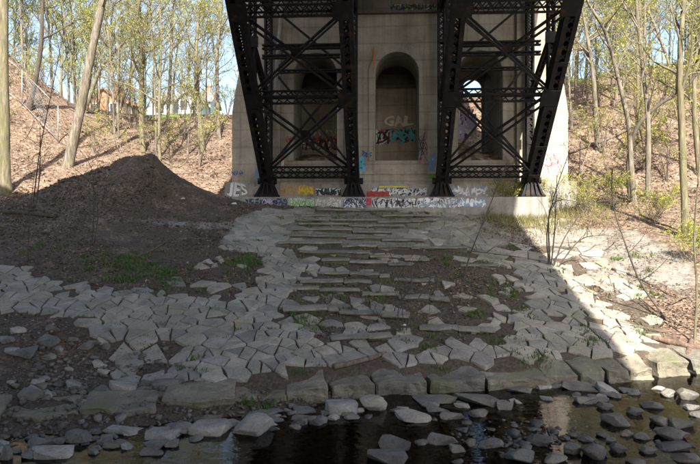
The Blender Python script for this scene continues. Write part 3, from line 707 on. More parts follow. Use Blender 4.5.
# ------------------------------------------------------------------ kerb of big blocks along the water
kerb = empty('kerb', (0, 13.2, 0)); tag(kerb, 'line of big rough stone kerb blocks along the water edge', 'kerb', kind='structure')
rng = random.Random(3)
for k, (a, b_, yb, yt) in enumerate(KB):
    p0, p1 = wl(a, yb), wl(b_, yb-(b_-a)*.055); mid = (p0+p1)/2; d = mid.y
    top = EYE + (HZ-yt)/F*d - .01; L = (p1-p0).length; dep = rng.uniform(.72, .95); hgt = top+.22
    bm = bmesh.new(); bmesh.ops.create_cube(bm, size=1); bmesh.ops.bevel(bm, geom=bm.edges[:], offset=.035, segments=1, affect='EDGES')
    bmesh.ops.subdivide_edges(bm, edges=[e for e in bm.edges if e.calc_length() > .3], cuts=7, use_grid_fill=True)
    for v_ in bm.verts:
        v_.co = Vector((v_.co.x*L, v_.co.y*dep, v_.co.z*hgt))
        if v_.co.z > 0: v_.co.z += (v_.co.y/dep)*.16; v_.co.y += .05
        q = v_.co + Vector((k*5.3, 0, 0)); v_.co += Vector((mnoise.noise(q*1.6)*.09, mnoise.noise(q*1.5+Vector((9,0,0)))*.12 + mnoise.noise(q*5+Vector((3,0,0)))*.08, mnoise.noise(q*1.3+Vector((0,7,0)))*.11 + mnoise.noise(q*6)*.03))
    me = bpy.data.meshes.new('kerb_block'); bm.to_mesh(me); bm.free(); me.materials.append(M['kerb'])
    o = mesh_obj('kerb_block', me, kerb); ang = math.atan2(p1.y-p0.y, p1.x-p0.x)
    nrm = Vector((-math.sin(ang), math.cos(ang), 0)); pos = mid + nrm*dep*.5
    o.location = Vector((pos.x, pos.y-13.2, top-hgt/2-.04)); o.rotation_euler = (rng.uniform(-.03,.03), rng.uniform(-.02,.02), ang+rng.uniform(-.03,.03))

# ------------------------------------------------------------------ crazy paving of the apron
apron = empty('paved_apron', (0, 22, 0)); tag(apron, 'sloping apron of irregular flat grey stone slabs', 'paving', kind='structure')
rng = random.Random(11); seeds = []
def okseed(x, y):
    z = hz(x, y); p, q = proj(np.array([x]), np.array([y]), np.array([z])); p, q = float(p[0]), float(q[0])
    return p, q
tries = 0; cell = {}; ST = 1.22            # slabs lie a little wider than deep
while tries < 60000 and len(seeds) < 3000:
    tries += 1; x = rng.uniform(-13/ST, 10.5/ST); y = rng.uniform(11, 33)
    r_ = rng.choice((.32, .45, .6, .8)) if y < 22.5 else rng.choice((.5, .8, 1.1)); ok = True
    gi, gj = int(x//1.2), int(y//1.2)
    for di in (-1, 0, 1):
        for dj in (-1, 0, 1):
            if any((sx-x)**2+(sy-y)**2 < ((sr+r_)*.5)**2 for (sx, sy, sr) in cell.get((gi+di, gj+dj), ())): ok = False; break
        if not ok: break
    if ok: seeds.append((x, y, r_)); cell.setdefault((gi, gj), []).append((x, y, r_))
SX = np.array([q[:2] for q in seeds]); SW = np.array([(q[2]*.5)**2 for q in seeds])
stones = []
HOLES = Z_LITTER[:3] + Z_GRAVEL
def clip_half(poly, mx, my, ex, ey):
    out = []
    for k in range(len(poly)):
        a, b_ = poly[k], poly[(k+1) % len(poly)]; da = (a.x-mx)*ex+(a.y-my)*ey; db = (b_.x-mx)*ex+(b_.y-my)*ey
        if da <= 0: out.append(a)
        if da*db < 0: out.append(a+(b_-a)*(da/(da-db)))
    return out
def area(poly): return .5*abs(sum(poly[k].x*poly[(k+1) % len(poly)].y-poly[(k+1) % len(poly)].x*poly[k].y for k in range(len(poly))))
def split(poly, lim, out):
    ar = area(poly)
    if ar < lim or len(poly) < 3:
        if len(poly) >= 3 and ar > .018: out.append(poly)
        return
    cx = sum(v_.x for v_ in poly)/len(poly); cy = sum(v_.y for v_ in poly)/len(poly)
    # cut roughly across the longest extent
    far_p = max(poly, key=lambda v_: (v_.x-cx)**2+(v_.y-cy)**2); a = math.atan2(far_p.y-cy, far_p.x-cx)+rng.gauss(0, .3)
    ox, oy = cx+rng.gauss(0, .07), cy+rng.gauss(0, .07)
    for sg_ in (1, -1):
        q_ = clip_half(poly, ox, oy, sg_*math.cos(a), sg_*math.sin(a))
        if len(q_) >= 3: split(q_, rng.choice((.13, .2, .3, .42)) if cy < 23 else .9, out)
for i, (x, y, r_) in enumerate(seeds):
    dd = np.hypot(SX[:,0]-x, SX[:,1]-y); nb = np.argsort(dd)[1:26]
    poly = [Vector((x-1.6, y-1.6)), Vector((x+1.6, y-1.6)), Vector((x+1.6, y+1.6)), Vector((x-1.6, y+1.6))]
    for j in nb:
        ex, ey = SX[j,0]-x, SX[j,1]-y; k = .5+(SW[i]-SW[j])/(2*(ex*ex+ey*ey))
        poly = clip_half(poly, x+ex*k, y+ey*k, ex, ey)
        if len(poly) < 3: break
    if len(poly) < 3: continue
    poly = [Vector((v_.x*ST, v_.y)) for v_ in poly]
    pieces = []; split(poly, rng.choice((.18, .28, .42)) if y < 22.5 else .8, pieces)
    for pc in pieces:
        cx = sum(v_.x for v_ in pc)/len(pc); cy = sum(v_.y for v_ in pc)/len(pc); sK = cy-float(kerb_y(cx))
        if sK < .42: continue
        p, q = okseed(cx, cy); one = lambda pl_: inpoly(pl_, np.array([p]), np.array([q]))[0]
        if not one(Z_PAVE): continue
        if any(one(h_) for h_ in HOLES) and rng.random() < .72: continue
        if 430 < p < 530 and q < 345 and rng.random() < .2: continue
        if 400 < p < 530 and 262 < q < 330 and rng.random() < .3: continue
        if any(x0-3 < p < x1+3 and -2 < q-(y0+(y1-y0)*(p-x0)/(x1-x0)) < (4 if y0 < 255 else 8) for x0, y0, x1, y1 in ROWS) and rng.random() < .9: continue
        if p > np.interp(q, [208, 250, 300, 352, 372], [520, 552, 596, 655, 668]) and rng.random() < .6: continue
        if rng.random() < .03: continue
        rad = sum(math.hypot(v_.x-cx, v_.y-cy) for v_ in pc)/len(pc)
        stones.append((i, pc, cx, cy, rad, q))
def stone_geo(poly, cx, cy, rad, q, rng):
    near = q > 262; gap = rng.uniform(.020, .036) if near else rng.uniform(.012, .026)
    pts = []
    n = len(poly)
    for k in range(n):
        a, b_ = poly[k], poly[(k+1) % n]
        if (a-b_).length < .05: continue
        pts.append(a)
        if (b_-a).length > .28 and near: 
            m_ = a.lerp(b_, rng.uniform(.35, .65)); nn = Vector((-(b_-a).y, (b_-a).x)).normalized(); pts.append(m_+nn*rng.uniform(-.02, .02))
    if len(pts) < 3: return None
    sc_ = 1-gap/rad
    pts = [Vector((cx+(p_.x-cx)*sc_+rng.uniform(-.012,.012), cy+(p_.y-cy)*sc_+rng.uniform(-.012,.012))) for p_ in pts]
    z0 = hz(cx, cy); gx = (hz(cx+.4, cy)-hz(cx-.4, cy))/.8; gy = (hz(cx, cy+.4)-hz(cx, cy-.4))/.8
    tilt = .006 if near else .005; gx += rng.gauss(0, tilt); gy += rng.gauss(0, tilt)
    lift = rng.uniform(.055, .068) if near else rng.uniform(.04, .05)
    zf = lambda p_, o_: z0+gx*(p_.x-cx)+gy*(p_.y-cy)+o_
    ins = 1-rng.uniform(.018, .035)/rad
    V_ = [(p_.x, p_.y, zf(p_, -.10)) for p_ in pts] + [(p_.x, p_.y, zf(p_, lift-.018+rng.uniform(-.008,.004))) for p_ in pts] + [(cx+(p_.x-cx)*ins, cy+(p_.y-cy)*ins, zf(p_, lift+rng.uniform(-.006,.006))) for p_ in pts]
    V_.append((cx, cy, z0+lift+rng.uniform(-.004,.01)))
    n = len(pts); F_ = []
    for k in range(n):
        k2 = (k+1) % n; F_ += [(k, k2, n+k2, n+k), (n+k, n+k2, 2*n+k2, 2*n+k), (2*n+k, 2*n+k2, 3*n)]
    return V_, F_
stones.sort(key=lambda s_: -(s_[4]**2)/(s_[3]**3))
rest = MB(); rest.m = []
cnt = 0
for (i, poly, cx, cy, rad, q) in stones:
    g_ = stone_geo(poly, cx, cy, rad, q, rng)
    if g_ is None: continue
    V_, F_ = g_
    if cnt < 300:
        me = bpy.data.meshes.new('paving_stone'); z0 = V_[-1][2]
        me.from_pydata([(a-cx, b_-cy, c_-z0) for a, b_, c_ in V_], [], F_); me.materials.append(M['stone']); me.update()
        mesh_obj('paving_stone', me, apron, (cx, cy-22, z0)); cnt += 1
    else:
        n0 = len(rest.v); rest.v += V_; rest.f += [tuple(n0+a for a in f) for f in F_]; rest.m += [0]*len(F_)
o = rest.build('small_paving_stones', M['stone'], apron, loc=(0, -22, 0)); tag(o, kind='stuff')

# ------------------------------------------------------------------ broken flight of steps in the middle of the apron
flight = empty('stone_steps', (0, 22, 0)); tag(flight, 'broken rows of narrow stone steps climbing the apron to the pier', 'steps', kind='structure')
rng = random.Random(5)
for ri, (x0, y0, x1, y1) in enumerate(ROWS):
    a, b_ = G(x0, y0), G(x1, y1); L = (b_-a).length; ang = math.atan2(b_.y-a.y, b_.x-a.x); pos = 0.0
    while pos < L-.25:
        l_ = min(rng.uniform(.9, 1.7) if y0 > 255 else rng.uniform(1.4, 2.8), L-pos); f = (pos+l_/2)/L; c0 = a.lerp(b_, f); c0.z = hz(c0.x, c0.y)
        pos += l_ + rng.uniform(.004, .02)
        if rng.random() < .04: continue
        dp = rng.uniform(.36, .62); cap = .07; rise = .125 if y0 > 255 else .14
        bm = bmesh.new(); bmesh.ops.create_cube(bm, size=1); bmesh.ops.scale(bm, vec=(l_, dp, cap), verts=bm.verts[:])
        bmesh.ops.bevel(bm, geom=bm.edges[:], offset=.016, segments=1, affect='EDGES')
        bmesh.ops.subdivide_edges(bm, edges=[e for e in bm.edges if e.calc_length() > .5], cuts=5, use_grid_fill=True)
        k0 = rng.uniform(0, 50)
        for v_ in bm.verts: v_.co += Vector((rng.uniform(-.012,.012), mnoise.noise(Vector((v_.co.x*2.2+k0, 0, 0)))*.11*(1 if v_.co.y < 0 else .3)+rng.uniform(-.015,.015), mnoise.noise(Vector((v_.co.x*1.5+k0, 5, 0)))*.03))
        me = bpy.data.meshes.new('step_block'); bm.to_mesh(me); bm.free(); me.materials.append(M['cap'])
        o = mesh_obj('step_block', me, flight, (c0.x, c0.y-22+.18, c0.z+rise-.02+rng.uniform(-.012,.012))); o.rotation_euler = (rng.uniform(.0,.05), rng.uniform(-.02,.02), ang+rng.uniform(-.03,.03))
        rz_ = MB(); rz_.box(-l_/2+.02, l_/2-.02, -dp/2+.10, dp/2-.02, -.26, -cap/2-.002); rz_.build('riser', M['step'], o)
# ------------------------------------------------------------------ loose rocks, one object each (photo box: centre x, centre y, width, height, kind, colour)
RK = dict(
 kerb=('lying at the foot of the kerb', [(4,450,12,24,'slab','rock_grey'),(77,436,28,16,'slab','rock_grey'),(47,454,40,14,'slab','rock'),(121,432,46,9,'slab','rock'),(105,441,17,10,'slab','rock_grey'),(161,434,36,12,'slab','rock'),(152,446,27,12,'slab','rock_grey'),(40,441,28,12,'slab','rock_grey'),(172,426,18,8,'rock','rock_grey'),
   (250,427,42,22,'rock','rock'),(207,429,41,14,'slab','rock'),(176,430,26,13,'rock','rock_grey'),(209,418,22,9,'slab','rock_grey'),(304,410,23,7,'slab','rock_grey'),(262,414,40,8,'slab','rock_grey'),(300,422,14,9,'rock','rock_wet'),(316,422,14,8,'rock','rock_wet'),
   (374,404,28,18,'rock','rock'),(342,407,34,17,'slab','rock'),(352,417,16,7,'rock','rock_grey')]),
 mid=('sitting in the stream', [(414,418,38,11,'rock','rock'),(440,409,26,8,'slab','rock_grey'),(453,415,25,11,'rock','rock_grey'),(463,406,15,5,'slab','rock'),(480,401,44,11,'slab','rock_grey'),(437,400,42,9,'slab','rock_grey'),(479,413,20,10,'rock','rock_wet'),(444,438,31,17,'rock','rock_grey'),(458,448,16,10,'rock','rock_wet'),
   (492,444,28,10,'rock','rock_grey'),(395,443,33,18,'rock','rock_grey'),(388,458,46,17,'slab','rock_grey'),(422,442,15,7,'rock','rock_wet'),(505,404,16,14,'slab','rock_grey'),(521,390,23,7,'slab','rock_grey'),(573,383,23,8,'rock','rock'),(586,387,40,8,'slab','rock_grey'),(614,389,28,12,'rock','rock'),(577,394,12,5,'rock','rock_grey'),(560,385,22,7,'slab','rock_grey'),(150,452,24,8,'rock','rock_wet'),(545,386,20,6,'slab','rock')]),
 bar=('on the stony shallows at the right', [(607,406,16,9,'rock','rock_wet'),(619,420,28,14,'rock','rock_wet'),(663,420,21,13,'rock','rock_wet'),(637,411,16,10,'rock','rock_wet'),(684,422,24,14,'slab','rock_grey'),(675,433,34,17,'rock','rock_wet'),(655,405,22,9,'rock','rock_wet'),(671,393,20,9,'rock','rock_grey'),(690,394,21,14,'rock','rock_wet'),(542,441,26,12,'rock','rock_wet'),
   (574,449,19,13,'rock','rock_wet'),(598,451,29,20,'rock','rock_wet'),(522,457,30,15,'rock','rock_grey'),(677,447,31,9,'slab','rock_wet'),(620,448,16,11,'rock','rock_wet'),(694,406,14,9,'slab','rock_grey'),(557,460,26,9,'rock','rock_grey'),(644,436,18,9,'rock','rock_wet'),(628,433,14,8,'rock','rock_wet'),(605,434,15,8,'rock','rock_wet'),(586,438,14,8,'rock','rock_wet'),(650,450,17,9,'rock','rock_wet'),(640,462,22,10,'rock','rock_wet'),(690,458,26,12,'rock','rock_wet'),(660,388,14,6,'rock','rock'),(700,414,16,9,'rock','rock_wet'),(565,437,12,7,'rock','rock_wet'),(612,440,12,7,'rock','rock_wet')]),
 hollow=('in the washed-out hollow behind the kerb', [(44,340,23,14,'slab','rock_grey'),(92,343,19,7,'slab','rock_grey'),(58,350,10,9,'rock','rock'),(105,347,9,8,'rock','rock_grey'),(6,340,13,8,'rock','rock_grey'),(17,354,34,13,'slab','rock_grey'),(28,394,25,14,'slab','rock_grey'),(45,394,10,8,'rock','rock'),(75,384,21,11,'slab','rock'),(99,363,15,10,'slab','rock'),(119,389,28,18,'slab','rock'),(102,391,19,11,'slab','rock_grey'),(148,384,20,12,'slab','rock_grey'),(165,384,32,11,'slab','rock_grey'),(36,366,9,7,'rock','rock_grey'),(68,370,9,6,'rock','rock')]))
_r = random.Random(33)
def _foot(px): return float(np.interp(px, [0,75,155,233,287,327,374,429,487,547,607,656], [432,430,424,414,407,405,400,398,395,392,388,384]))
for key_, n_, lo_, hi_, off0, off1 in (('kerb', 52, -6, 345, 3, 24), ('mid', 26, 345, 640, 2, 14)):
    for _ in range(n_):
        px = _r.uniform(lo_, hi_); w_ = _r.uniform(8, 20); RK[key_][1].append((round(px), round(_foot(px)+_r.uniform(off0, off1)), round(w_), round(w_*_r.uniform(.35, .55)), _r.choice(('slab', 'slab', 'rock')), _r.choice(('rock', 'rock_grey', 'rock_grey'))))
for _ in range(22):
    w_ = _r.uniform(7, 17); RK['hollow'][1].append((round(_r.uniform(-4, 112)), round(_r.uniform(326, 404)), round(w_), round(w_*_r.uniform(.4, .6)), _r.choice(('slab', 'rock')), _r.choice(('rock', 'rock_grey', 'rock_grey'))))
RK['mid'] = (RK['mid'][0], [(a, b_, c_, d, 'slab' if (k == 'rock' and i % 3) else k, {'rock_wet': 'rock_grey'}.get(m0, m0)) for i, (a, b_, c_, d, k, m0) in enumerate(RK['mid'][1])])
rng = random.Random(21); colw = {'rock': 'pale', 'rock_grey': 'grey', 'rock_wet': 'dark wet'}; shp = {'slab': 'angular slab', 'rock': 'rounded rock'}
for key, (where, lst) in RK.items():
    for i, (cx, cy, w_, h_, kind, mt) in enumerate(sorted(lst)):
        g_ = G(cx, cy+h_*.42); g_.z = hz(g_.x, g_.y); sz = w_*g_.y/F
        if g_.z < 0: g_ = wl(cx, cy+h_*.42); g_.z = -.03; sz = w_*g_.y/F
        hh = max(.09, h_*g_.y/F*(.78 if kind == 'rock' else .62)); dp = sz*rng.uniform(.6, .85)
        o = mesh_obj('rock', rock_mesh(kind, mt)); o.scale = (sz, dp, hh*1.25)
        o.location = (g_.x, g_.y+dp*.38, g_.z+hh*.40); o.rotation_euler = (rng.uniform(-.08,.08), rng.uniform(-.12,.12), rng.uniform(-.45,.45))
        if kind == 'slab': o.rotation_euler = (rng.uniform(-.18,.05), rng.uniform(-.15,.15), rng.uniform(-.35,.35))
        tag(o, '%s %s %s, %s from the left' % (colw[mt], shp[kind], where, ordinal(i)), 'rock', {'kerb': 'rocks at the kerb foot', 'mid': 'rocks in the stream', 'bar': 'rocks on the shallows', 'hollow': 'rocks in the hollow'}[key])

# ------------------------------------------------------------------ gravel, one mass of pebbles
def scatter(name, pts, size, protos, mt, rng, label, cat, flat_=(.4, .9), sink=.25):
    n = len(pts); VV, FF = [], []; off_ = 0; which = rng.integers(0, len(protos), n)
    for k, (pv, pf) in enumerate(protos):
        sel = np.where(which == k)[0]; m_ = len(sel)
        if not m_: continue
        a = rng.uniform(0, 6.283, m_); s0 = size[sel]; ca_, sa_ = np.cos(a), np.sin(a); fz = rng.uniform(*flat_, m_); ax_ = rng.uniform(.6, 1, m_)
        x = pv[None,:,0]*s0[:,None]; y = pv[None,:,1]*(s0*ax_)[:,None]; z = pv[None,:,2]*(s0*fz)[:,None]
        W = np.stack([x*ca_[:,None]-y*sa_[:,None]+pts[sel,0][:,None], x*sa_[:,None]+y*ca_[:,None]+pts[sel,1][:,None], z+(pts[sel,2]+s0*fz*sink)[:,None]], 2)
        VV.append(W.reshape(-1, 3)); nv = len(pv); FF.append((pf[None]+(np.arange(m_)*nv)[:,None,None]+off_).reshape(-1, 3)); off_ += m_*nv
    return tag(mesh_obj(name, raw_mesh(name, np.concatenate(VV), np.concatenate(FF), mt)), label, cat, kind='stuff')
protos = []
for k in range(8):
    bm = hull(random.Random(100+k), 11, 1, .5); bmesh.ops.triangulate(bm, faces=bm.faces[:]); bm.verts.index_update()
    pv = np.array([v_.co[:] for v_ in bm.verts])*.5; pf = np.array([[v_.index for v_ in f.verts] for f in bm.faces]); bm.free(); protos.append((pv, pf))
N = 26000; x = NR.uniform(-10, 13, N); y = NR.uniform(8.5, 17, N); s_ = y-kerb_y(x)
dens = np.where((s_ < 0) & (s_ > -1.5) & (x < 0.5), .85, 0.0)
dens = np.maximum(dens, np.where((s_ <= -.1) & (s_ > -.7), .55, 0))
dens = np.maximum(dens, .9*np.exp(-((x-4.6)/2.6)**2-((y-10.8)/1.3)**2)); dens = np.maximum(dens, np.where(s_ < 0, .12, 0))
dens = np.maximum(dens, np.exp(-((x+5.9)/1.85)**4 - ((y-13.3)/1.25)**4))
keep = NR.random(N) < dens; wet_ = (s_ < 0) & ((x > .4) | (s_ < -1.2))
pts = np.stack([x[keep & wet_], y[keep & wet_], H(x[keep & wet_], y[keep & wet_])], 1)
scatter('stream_gravel', pts, np.clip(NR.lognormal(-2.5, .55, len(pts)), .03, .30), protos, M['rock_wet'], NR, 'dark wet cobbles and gravel lying in the stream bed', 'gravel')
keep &= ~wet_; pts = np.stack([x[keep], y[keep], H(x[keep], y[keep])], 1)
scatter('gravel', pts, np.clip(NR.lognormal(-2.75, .55, len(pts)), .02, .26), protos, M['pebble'], NR, 'small mixed pebbles and gravel along the stream and hollow', 'gravel')
N = 60000; x = NR.uniform(-4, 4, N); y = NR.uniform(14, 24, N); z = H(x, y); p_, q_ = proj(x, y, z)
keep = np.zeros(N, bool)
for pl_ in Z_GRAVEL + [Z_LITTER[4]]: keep |= inpoly(pl_, p_, q_)
keep &= NR.random(N) < .6; pts = np.stack([x[keep], y[keep], z[keep]], 1)
scatter('step_gravel', pts, np.clip(NR.lognormal(-3.3, .4, len(pts)), .02, .1), protos, M['pebble'], NR, 'fine grey gravel filling the gaps between broken steps', 'gravel')

N = 9000; x = NR.uniform(-19, -3, N); y = NR.uniform(18, 31, N); z = H(x, y); p_, q_ = proj(x, y, z)
keep = ~inpoly(Z_PAVE, p_, q_) & (NR.random(N) < np.clip(.25+1.6*vnoise(x, y, .6, 31), .03, 1)); pts = np.stack([x[keep], y[keep], z[keep]], 1)
scatter('earth_clods', pts, np.clip(NR.lognormal(-2.7, .5, len(pts)), .03, .22), protos, M['clod'], NR, 'dark crumbly earth lumps on the mound and left bank', 'earth')
# ------------------------------------------------------------------ leaf litter and grass
def zone_litter(x, y, z):
    p_, q_ = proj(x, y, z); s_ = y-kerb_y(x); a = np.where(s_ > .5, 1.0, 0); a[inpoly(Z_PAVE, p_, q_)] = .05; a[inpoly([(280,210),(520,210),(540,260),(500,340),(300,345),(280,300)], p_, q_)] = .22
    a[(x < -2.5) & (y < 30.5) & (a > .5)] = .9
    for pl_ in Z_LITTER: a[inpoly(pl_, p_, q_)] = .75
    for pl_ in Z_SAND: a[inpoly(pl_, p_, q_) & (y < 40)] = .4
    return a
def leaves(name, pts, size, mt, label, cat, lift=.01, tiltmax=.7):
    n = len(pts); a = NR.uniform(0, 6.283, n); t1 = NR.normal(0, tiltmax*.5, n); t2 = NR.normal(0, tiltmax*.5, n)
    ex = np.stack([np.cos(a), np.sin(a), t1], 1)*size[:,None]; ey = np.stack([-np.sin(a), np.cos(a), t2], 1)*(size*NR.uniform(.4, .75, n))[:,None]
    c_ = pts + np.array([0, 0, lift]); c_[:,2] += np.abs(t1)*size*.35
    b_ = np.stack([c_-ex*.5, c_+ey*.5+[0,0,.0], c_+ex*.5, c_-ey*.5], 1); b_[:,1,2] += size*.2; b_[:,3,2] += size*.2
    V_ = b_.reshape(-1, 3); T = np.arange(n)[:,None]*4
    Q_ = np.concatenate([T+np.array([0,1,2]), T+np.array([0,2,3])]); return V_, Q_
def litter(N, xr, yr, sz, seed_density=1.0):
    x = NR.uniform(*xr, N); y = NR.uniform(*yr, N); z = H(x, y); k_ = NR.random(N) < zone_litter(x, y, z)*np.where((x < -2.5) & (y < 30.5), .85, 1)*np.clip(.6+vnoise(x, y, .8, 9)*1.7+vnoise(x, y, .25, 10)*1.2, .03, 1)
    # nothing inside the pier
    u_ = (x-PC.x)*R.x+(y-PC.y)*R.y; v_ = (x-PC.x)*A.x+(y-PC.y)*A.y; k_ &= ~((np.abs(u_) < 9.5) & (v_ > -1.7) & (v_ < 6.2))
    pts = np.stack([x[k_], y[k_], z[k_]], 1); return leaves('', pts, NR.uniform(*sz, len(pts)), None, '', '')
parts_ = [litter(90000, (-19, 12), (14, 33), (.05, .12)), litter(22000, (7, 24), (14, 36), (.06, .13)), litter(60000, (-45, 45), (30, 62), (.10, .24))]
VV = []; QQ = []; o_ = 0
for v_, q_ in parts_: VV.append(v_); QQ.append(q_+o_); o_ += len(v_)
tag(mesh_obj('leaf_litter', raw_mesh('leaf_litter', np.concatenate(VV), np.concatenate(QQ), M['litter'])), 'fallen brown leaves covering the banks and hillsides', 'leaf litter', kind='stuff')

def blades(pts, hgt, wd):
    n = len(pts); a = NR.uniform(0, 6.283, n); w_ = np.stack([np.cos(a), np.sin(a), np.zeros(n)], 1)*wd[:,None]; b2 = NR.uniform(0, 6.283, n); ln = NR.uniform(.1, .7, n)
    tip = pts + np.stack([np.cos(b2)*ln*hgt, np.sin(b2)*ln*hgt, hgt], 1)
    V_ = np.stack([pts-w_/2, pts+w_/2, tip], 1).reshape(-1, 3); return V_, np.arange(3*n).reshape(n, 3)
TUFT = [(120,264,26,60),(131,272,26,70),(108,258,22,40),(140,262,20,40),(128,280,16,40),(176,279,14,50),(170,272,12,30),(236,263,14,40),(254,264,16,50),(246,256,12,30),(306,326,16,60),(300,322,10,30),(345,305,8,14),(384,299,10,20),(420,262,14,22),(445,262,14,22),(505,296,14,40),(512,288,12,30),(508,345,18,40),(595,345,14,40),(590,335,10,25),(480,318,10,24),(540,360,16,26),(570,360,12,22),(330,214,50,60),(380,212,46,60),(414,211,40,50),(300,226,26,26),(308,222,20,22),(590,195,70,50),(560,205,50,50),(470,205,40,30),(620,262,30,30),(655,300,30,30),(660,330,24,26),(245,395,10,16),(190,365,8,14),(268,405,8,12),(400,345,8,12),(440,350,10,18),(560,275,20,26),(25,250,24,20),(60,252,24,20),(525,312,12,22)]
gp_ = []; gh = []
for (cx, cy, w_, n) in TUFT:
    g_ = G(cx, cy); r_ = w_*g_.y/F*.5; m_ = n*6
    nc = max(2, n//6); cxx = NR.normal(g_.x, r_*1.2, nc); cyy = NR.normal(g_.y, max(r_*1.1, .25), nc); wi = NR.integers(0, nc, m_); sg_ = NR.uniform(.04, .16, nc)[wi]
    x = cxx[wi]+NR.normal(0, 1, m_)*sg_; y = cyy[wi]+NR.normal(0, 1, m_)*sg_; gp_.append(np.stack([x, y, H(x, y)+.02], 1)); gh.append(NR.uniform(.04, .13, m_)*(.8+.012*g_.y))
_q = random.Random(19)
for _ in range(110):
    px, py = _q.uniform(40, 640), _q.uniform(212, 378)
    if not inpoly(Z_PAVE, np.array([px]), np.array([py]))[0]: continue
    g_ = G(px, py); m_ = _q.randint(14, 40); x = NR.normal(g_.x, .14, m_); y = NR.normal(g_.y, .06, m_); gp_.append(np.stack([x, y, H(x, y)+.03], 1)); gh.append(NR.uniform(.03, .10, m_)*(.8+.012*g_.y))
gp_ = np.concatenate(gp_); gh = np.concatenate(gh); v_, q_ = blades(gp_, gh, gh*.4)
tag(mesh_obj('grass', raw_mesh('grass', v_, q_, M['grass'])), 'small tufts of fresh green grass and weeds', 'grass', kind='stuff')
x = NR.normal(9.2, 2.2, 11000); y = NR.normal(30.8, 1.8, 11000); k_ = (x > 6.8); x, y = x[k_], y[k_]; 
u_ = (x-PC.x)*R.x+(y-PC.y)*R.y; v_ = (x-PC.x)*A.x+(y-PC.y)*A.y; k_ = ~((np.abs(u_) < 9.5) & (v_ > -.7)); x, y = x[k_], y[k_]
g3 = np.stack([x, y, H(x, y)], 1); hh = NR.uniform(.1, .42, len(x))
x = NR.uniform(-10, 9, 60000); y = NR.uniform(14, 33, 60000); z = H(x, y); p_, q_ = proj(x, y, z); k_ = np.zeros(len(x), bool)
for pl_ in Z_LITTER[:4] + [[(280,212),(470,212),(500,260),(470,340),(300,330),(285,290)]]: k_ |= inpoly(pl_, p_, q_)
k_ &= NR.random(len(x)) < np.clip(.15+1.3*vnoise(x, y, 1.2, 41), 0, 1); g4 = np.stack([x[k_], y[k_], z[k_]], 1); g3 = np.concatenate([g3, g4]); hh = np.concatenate([hh, NR.uniform(.05, .2, len(g4))]); v_, q_ = blades(g3, hh, hh*.09)
tag(mesh_obj('undergrowth', raw_mesh('undergrowth', v_, q_, M['drygrass'])), 'pale dry undergrowth at the pier foot and in the soil patches', 'undergrowth', kind='stuff')
#==PART3==
# ------------------------------------------------------------------ trees
def limb(mb, p, d, L, r0, r1, seg, sides, rng, wob, up):
    pts = [Vector(p)]; d = Vector(d).normalized(); p = Vector(p)
    for i in range(seg):
        d = (d + Vector((rng.gauss(0, wob), rng.gauss(0, wob), rng.gauss(0, wob)+up))).normalized(); p = p + d*(L/seg); pts.append(p.copy())
    mb.tube(pts, [r0+(r1-r0)*i/seg for i in range(seg+1)], sides, cap=False); return pts
def smooth_line(pts, n):
    """catmull-rom through the given points"""
    P_ = [Vector(p) for p in pts]; P_ = [P_[0]*2-P_[1]] + P_ + [P_[-1]*2-P_[-2]]; out = []
    segs = len(P_)-3
    for k in range(n+1):
        f = k/n*segs; i = min(int(f), segs-1); t_ = f-i; a, b_, c_, d = P_[i:i+4]
        out.append(.5*((2*b_)+(c_-a)*t_+(2*a-5*b_+4*c_-d)*t_*t_+(3*b_-a-3*c_+d)*t_**3))
    return out
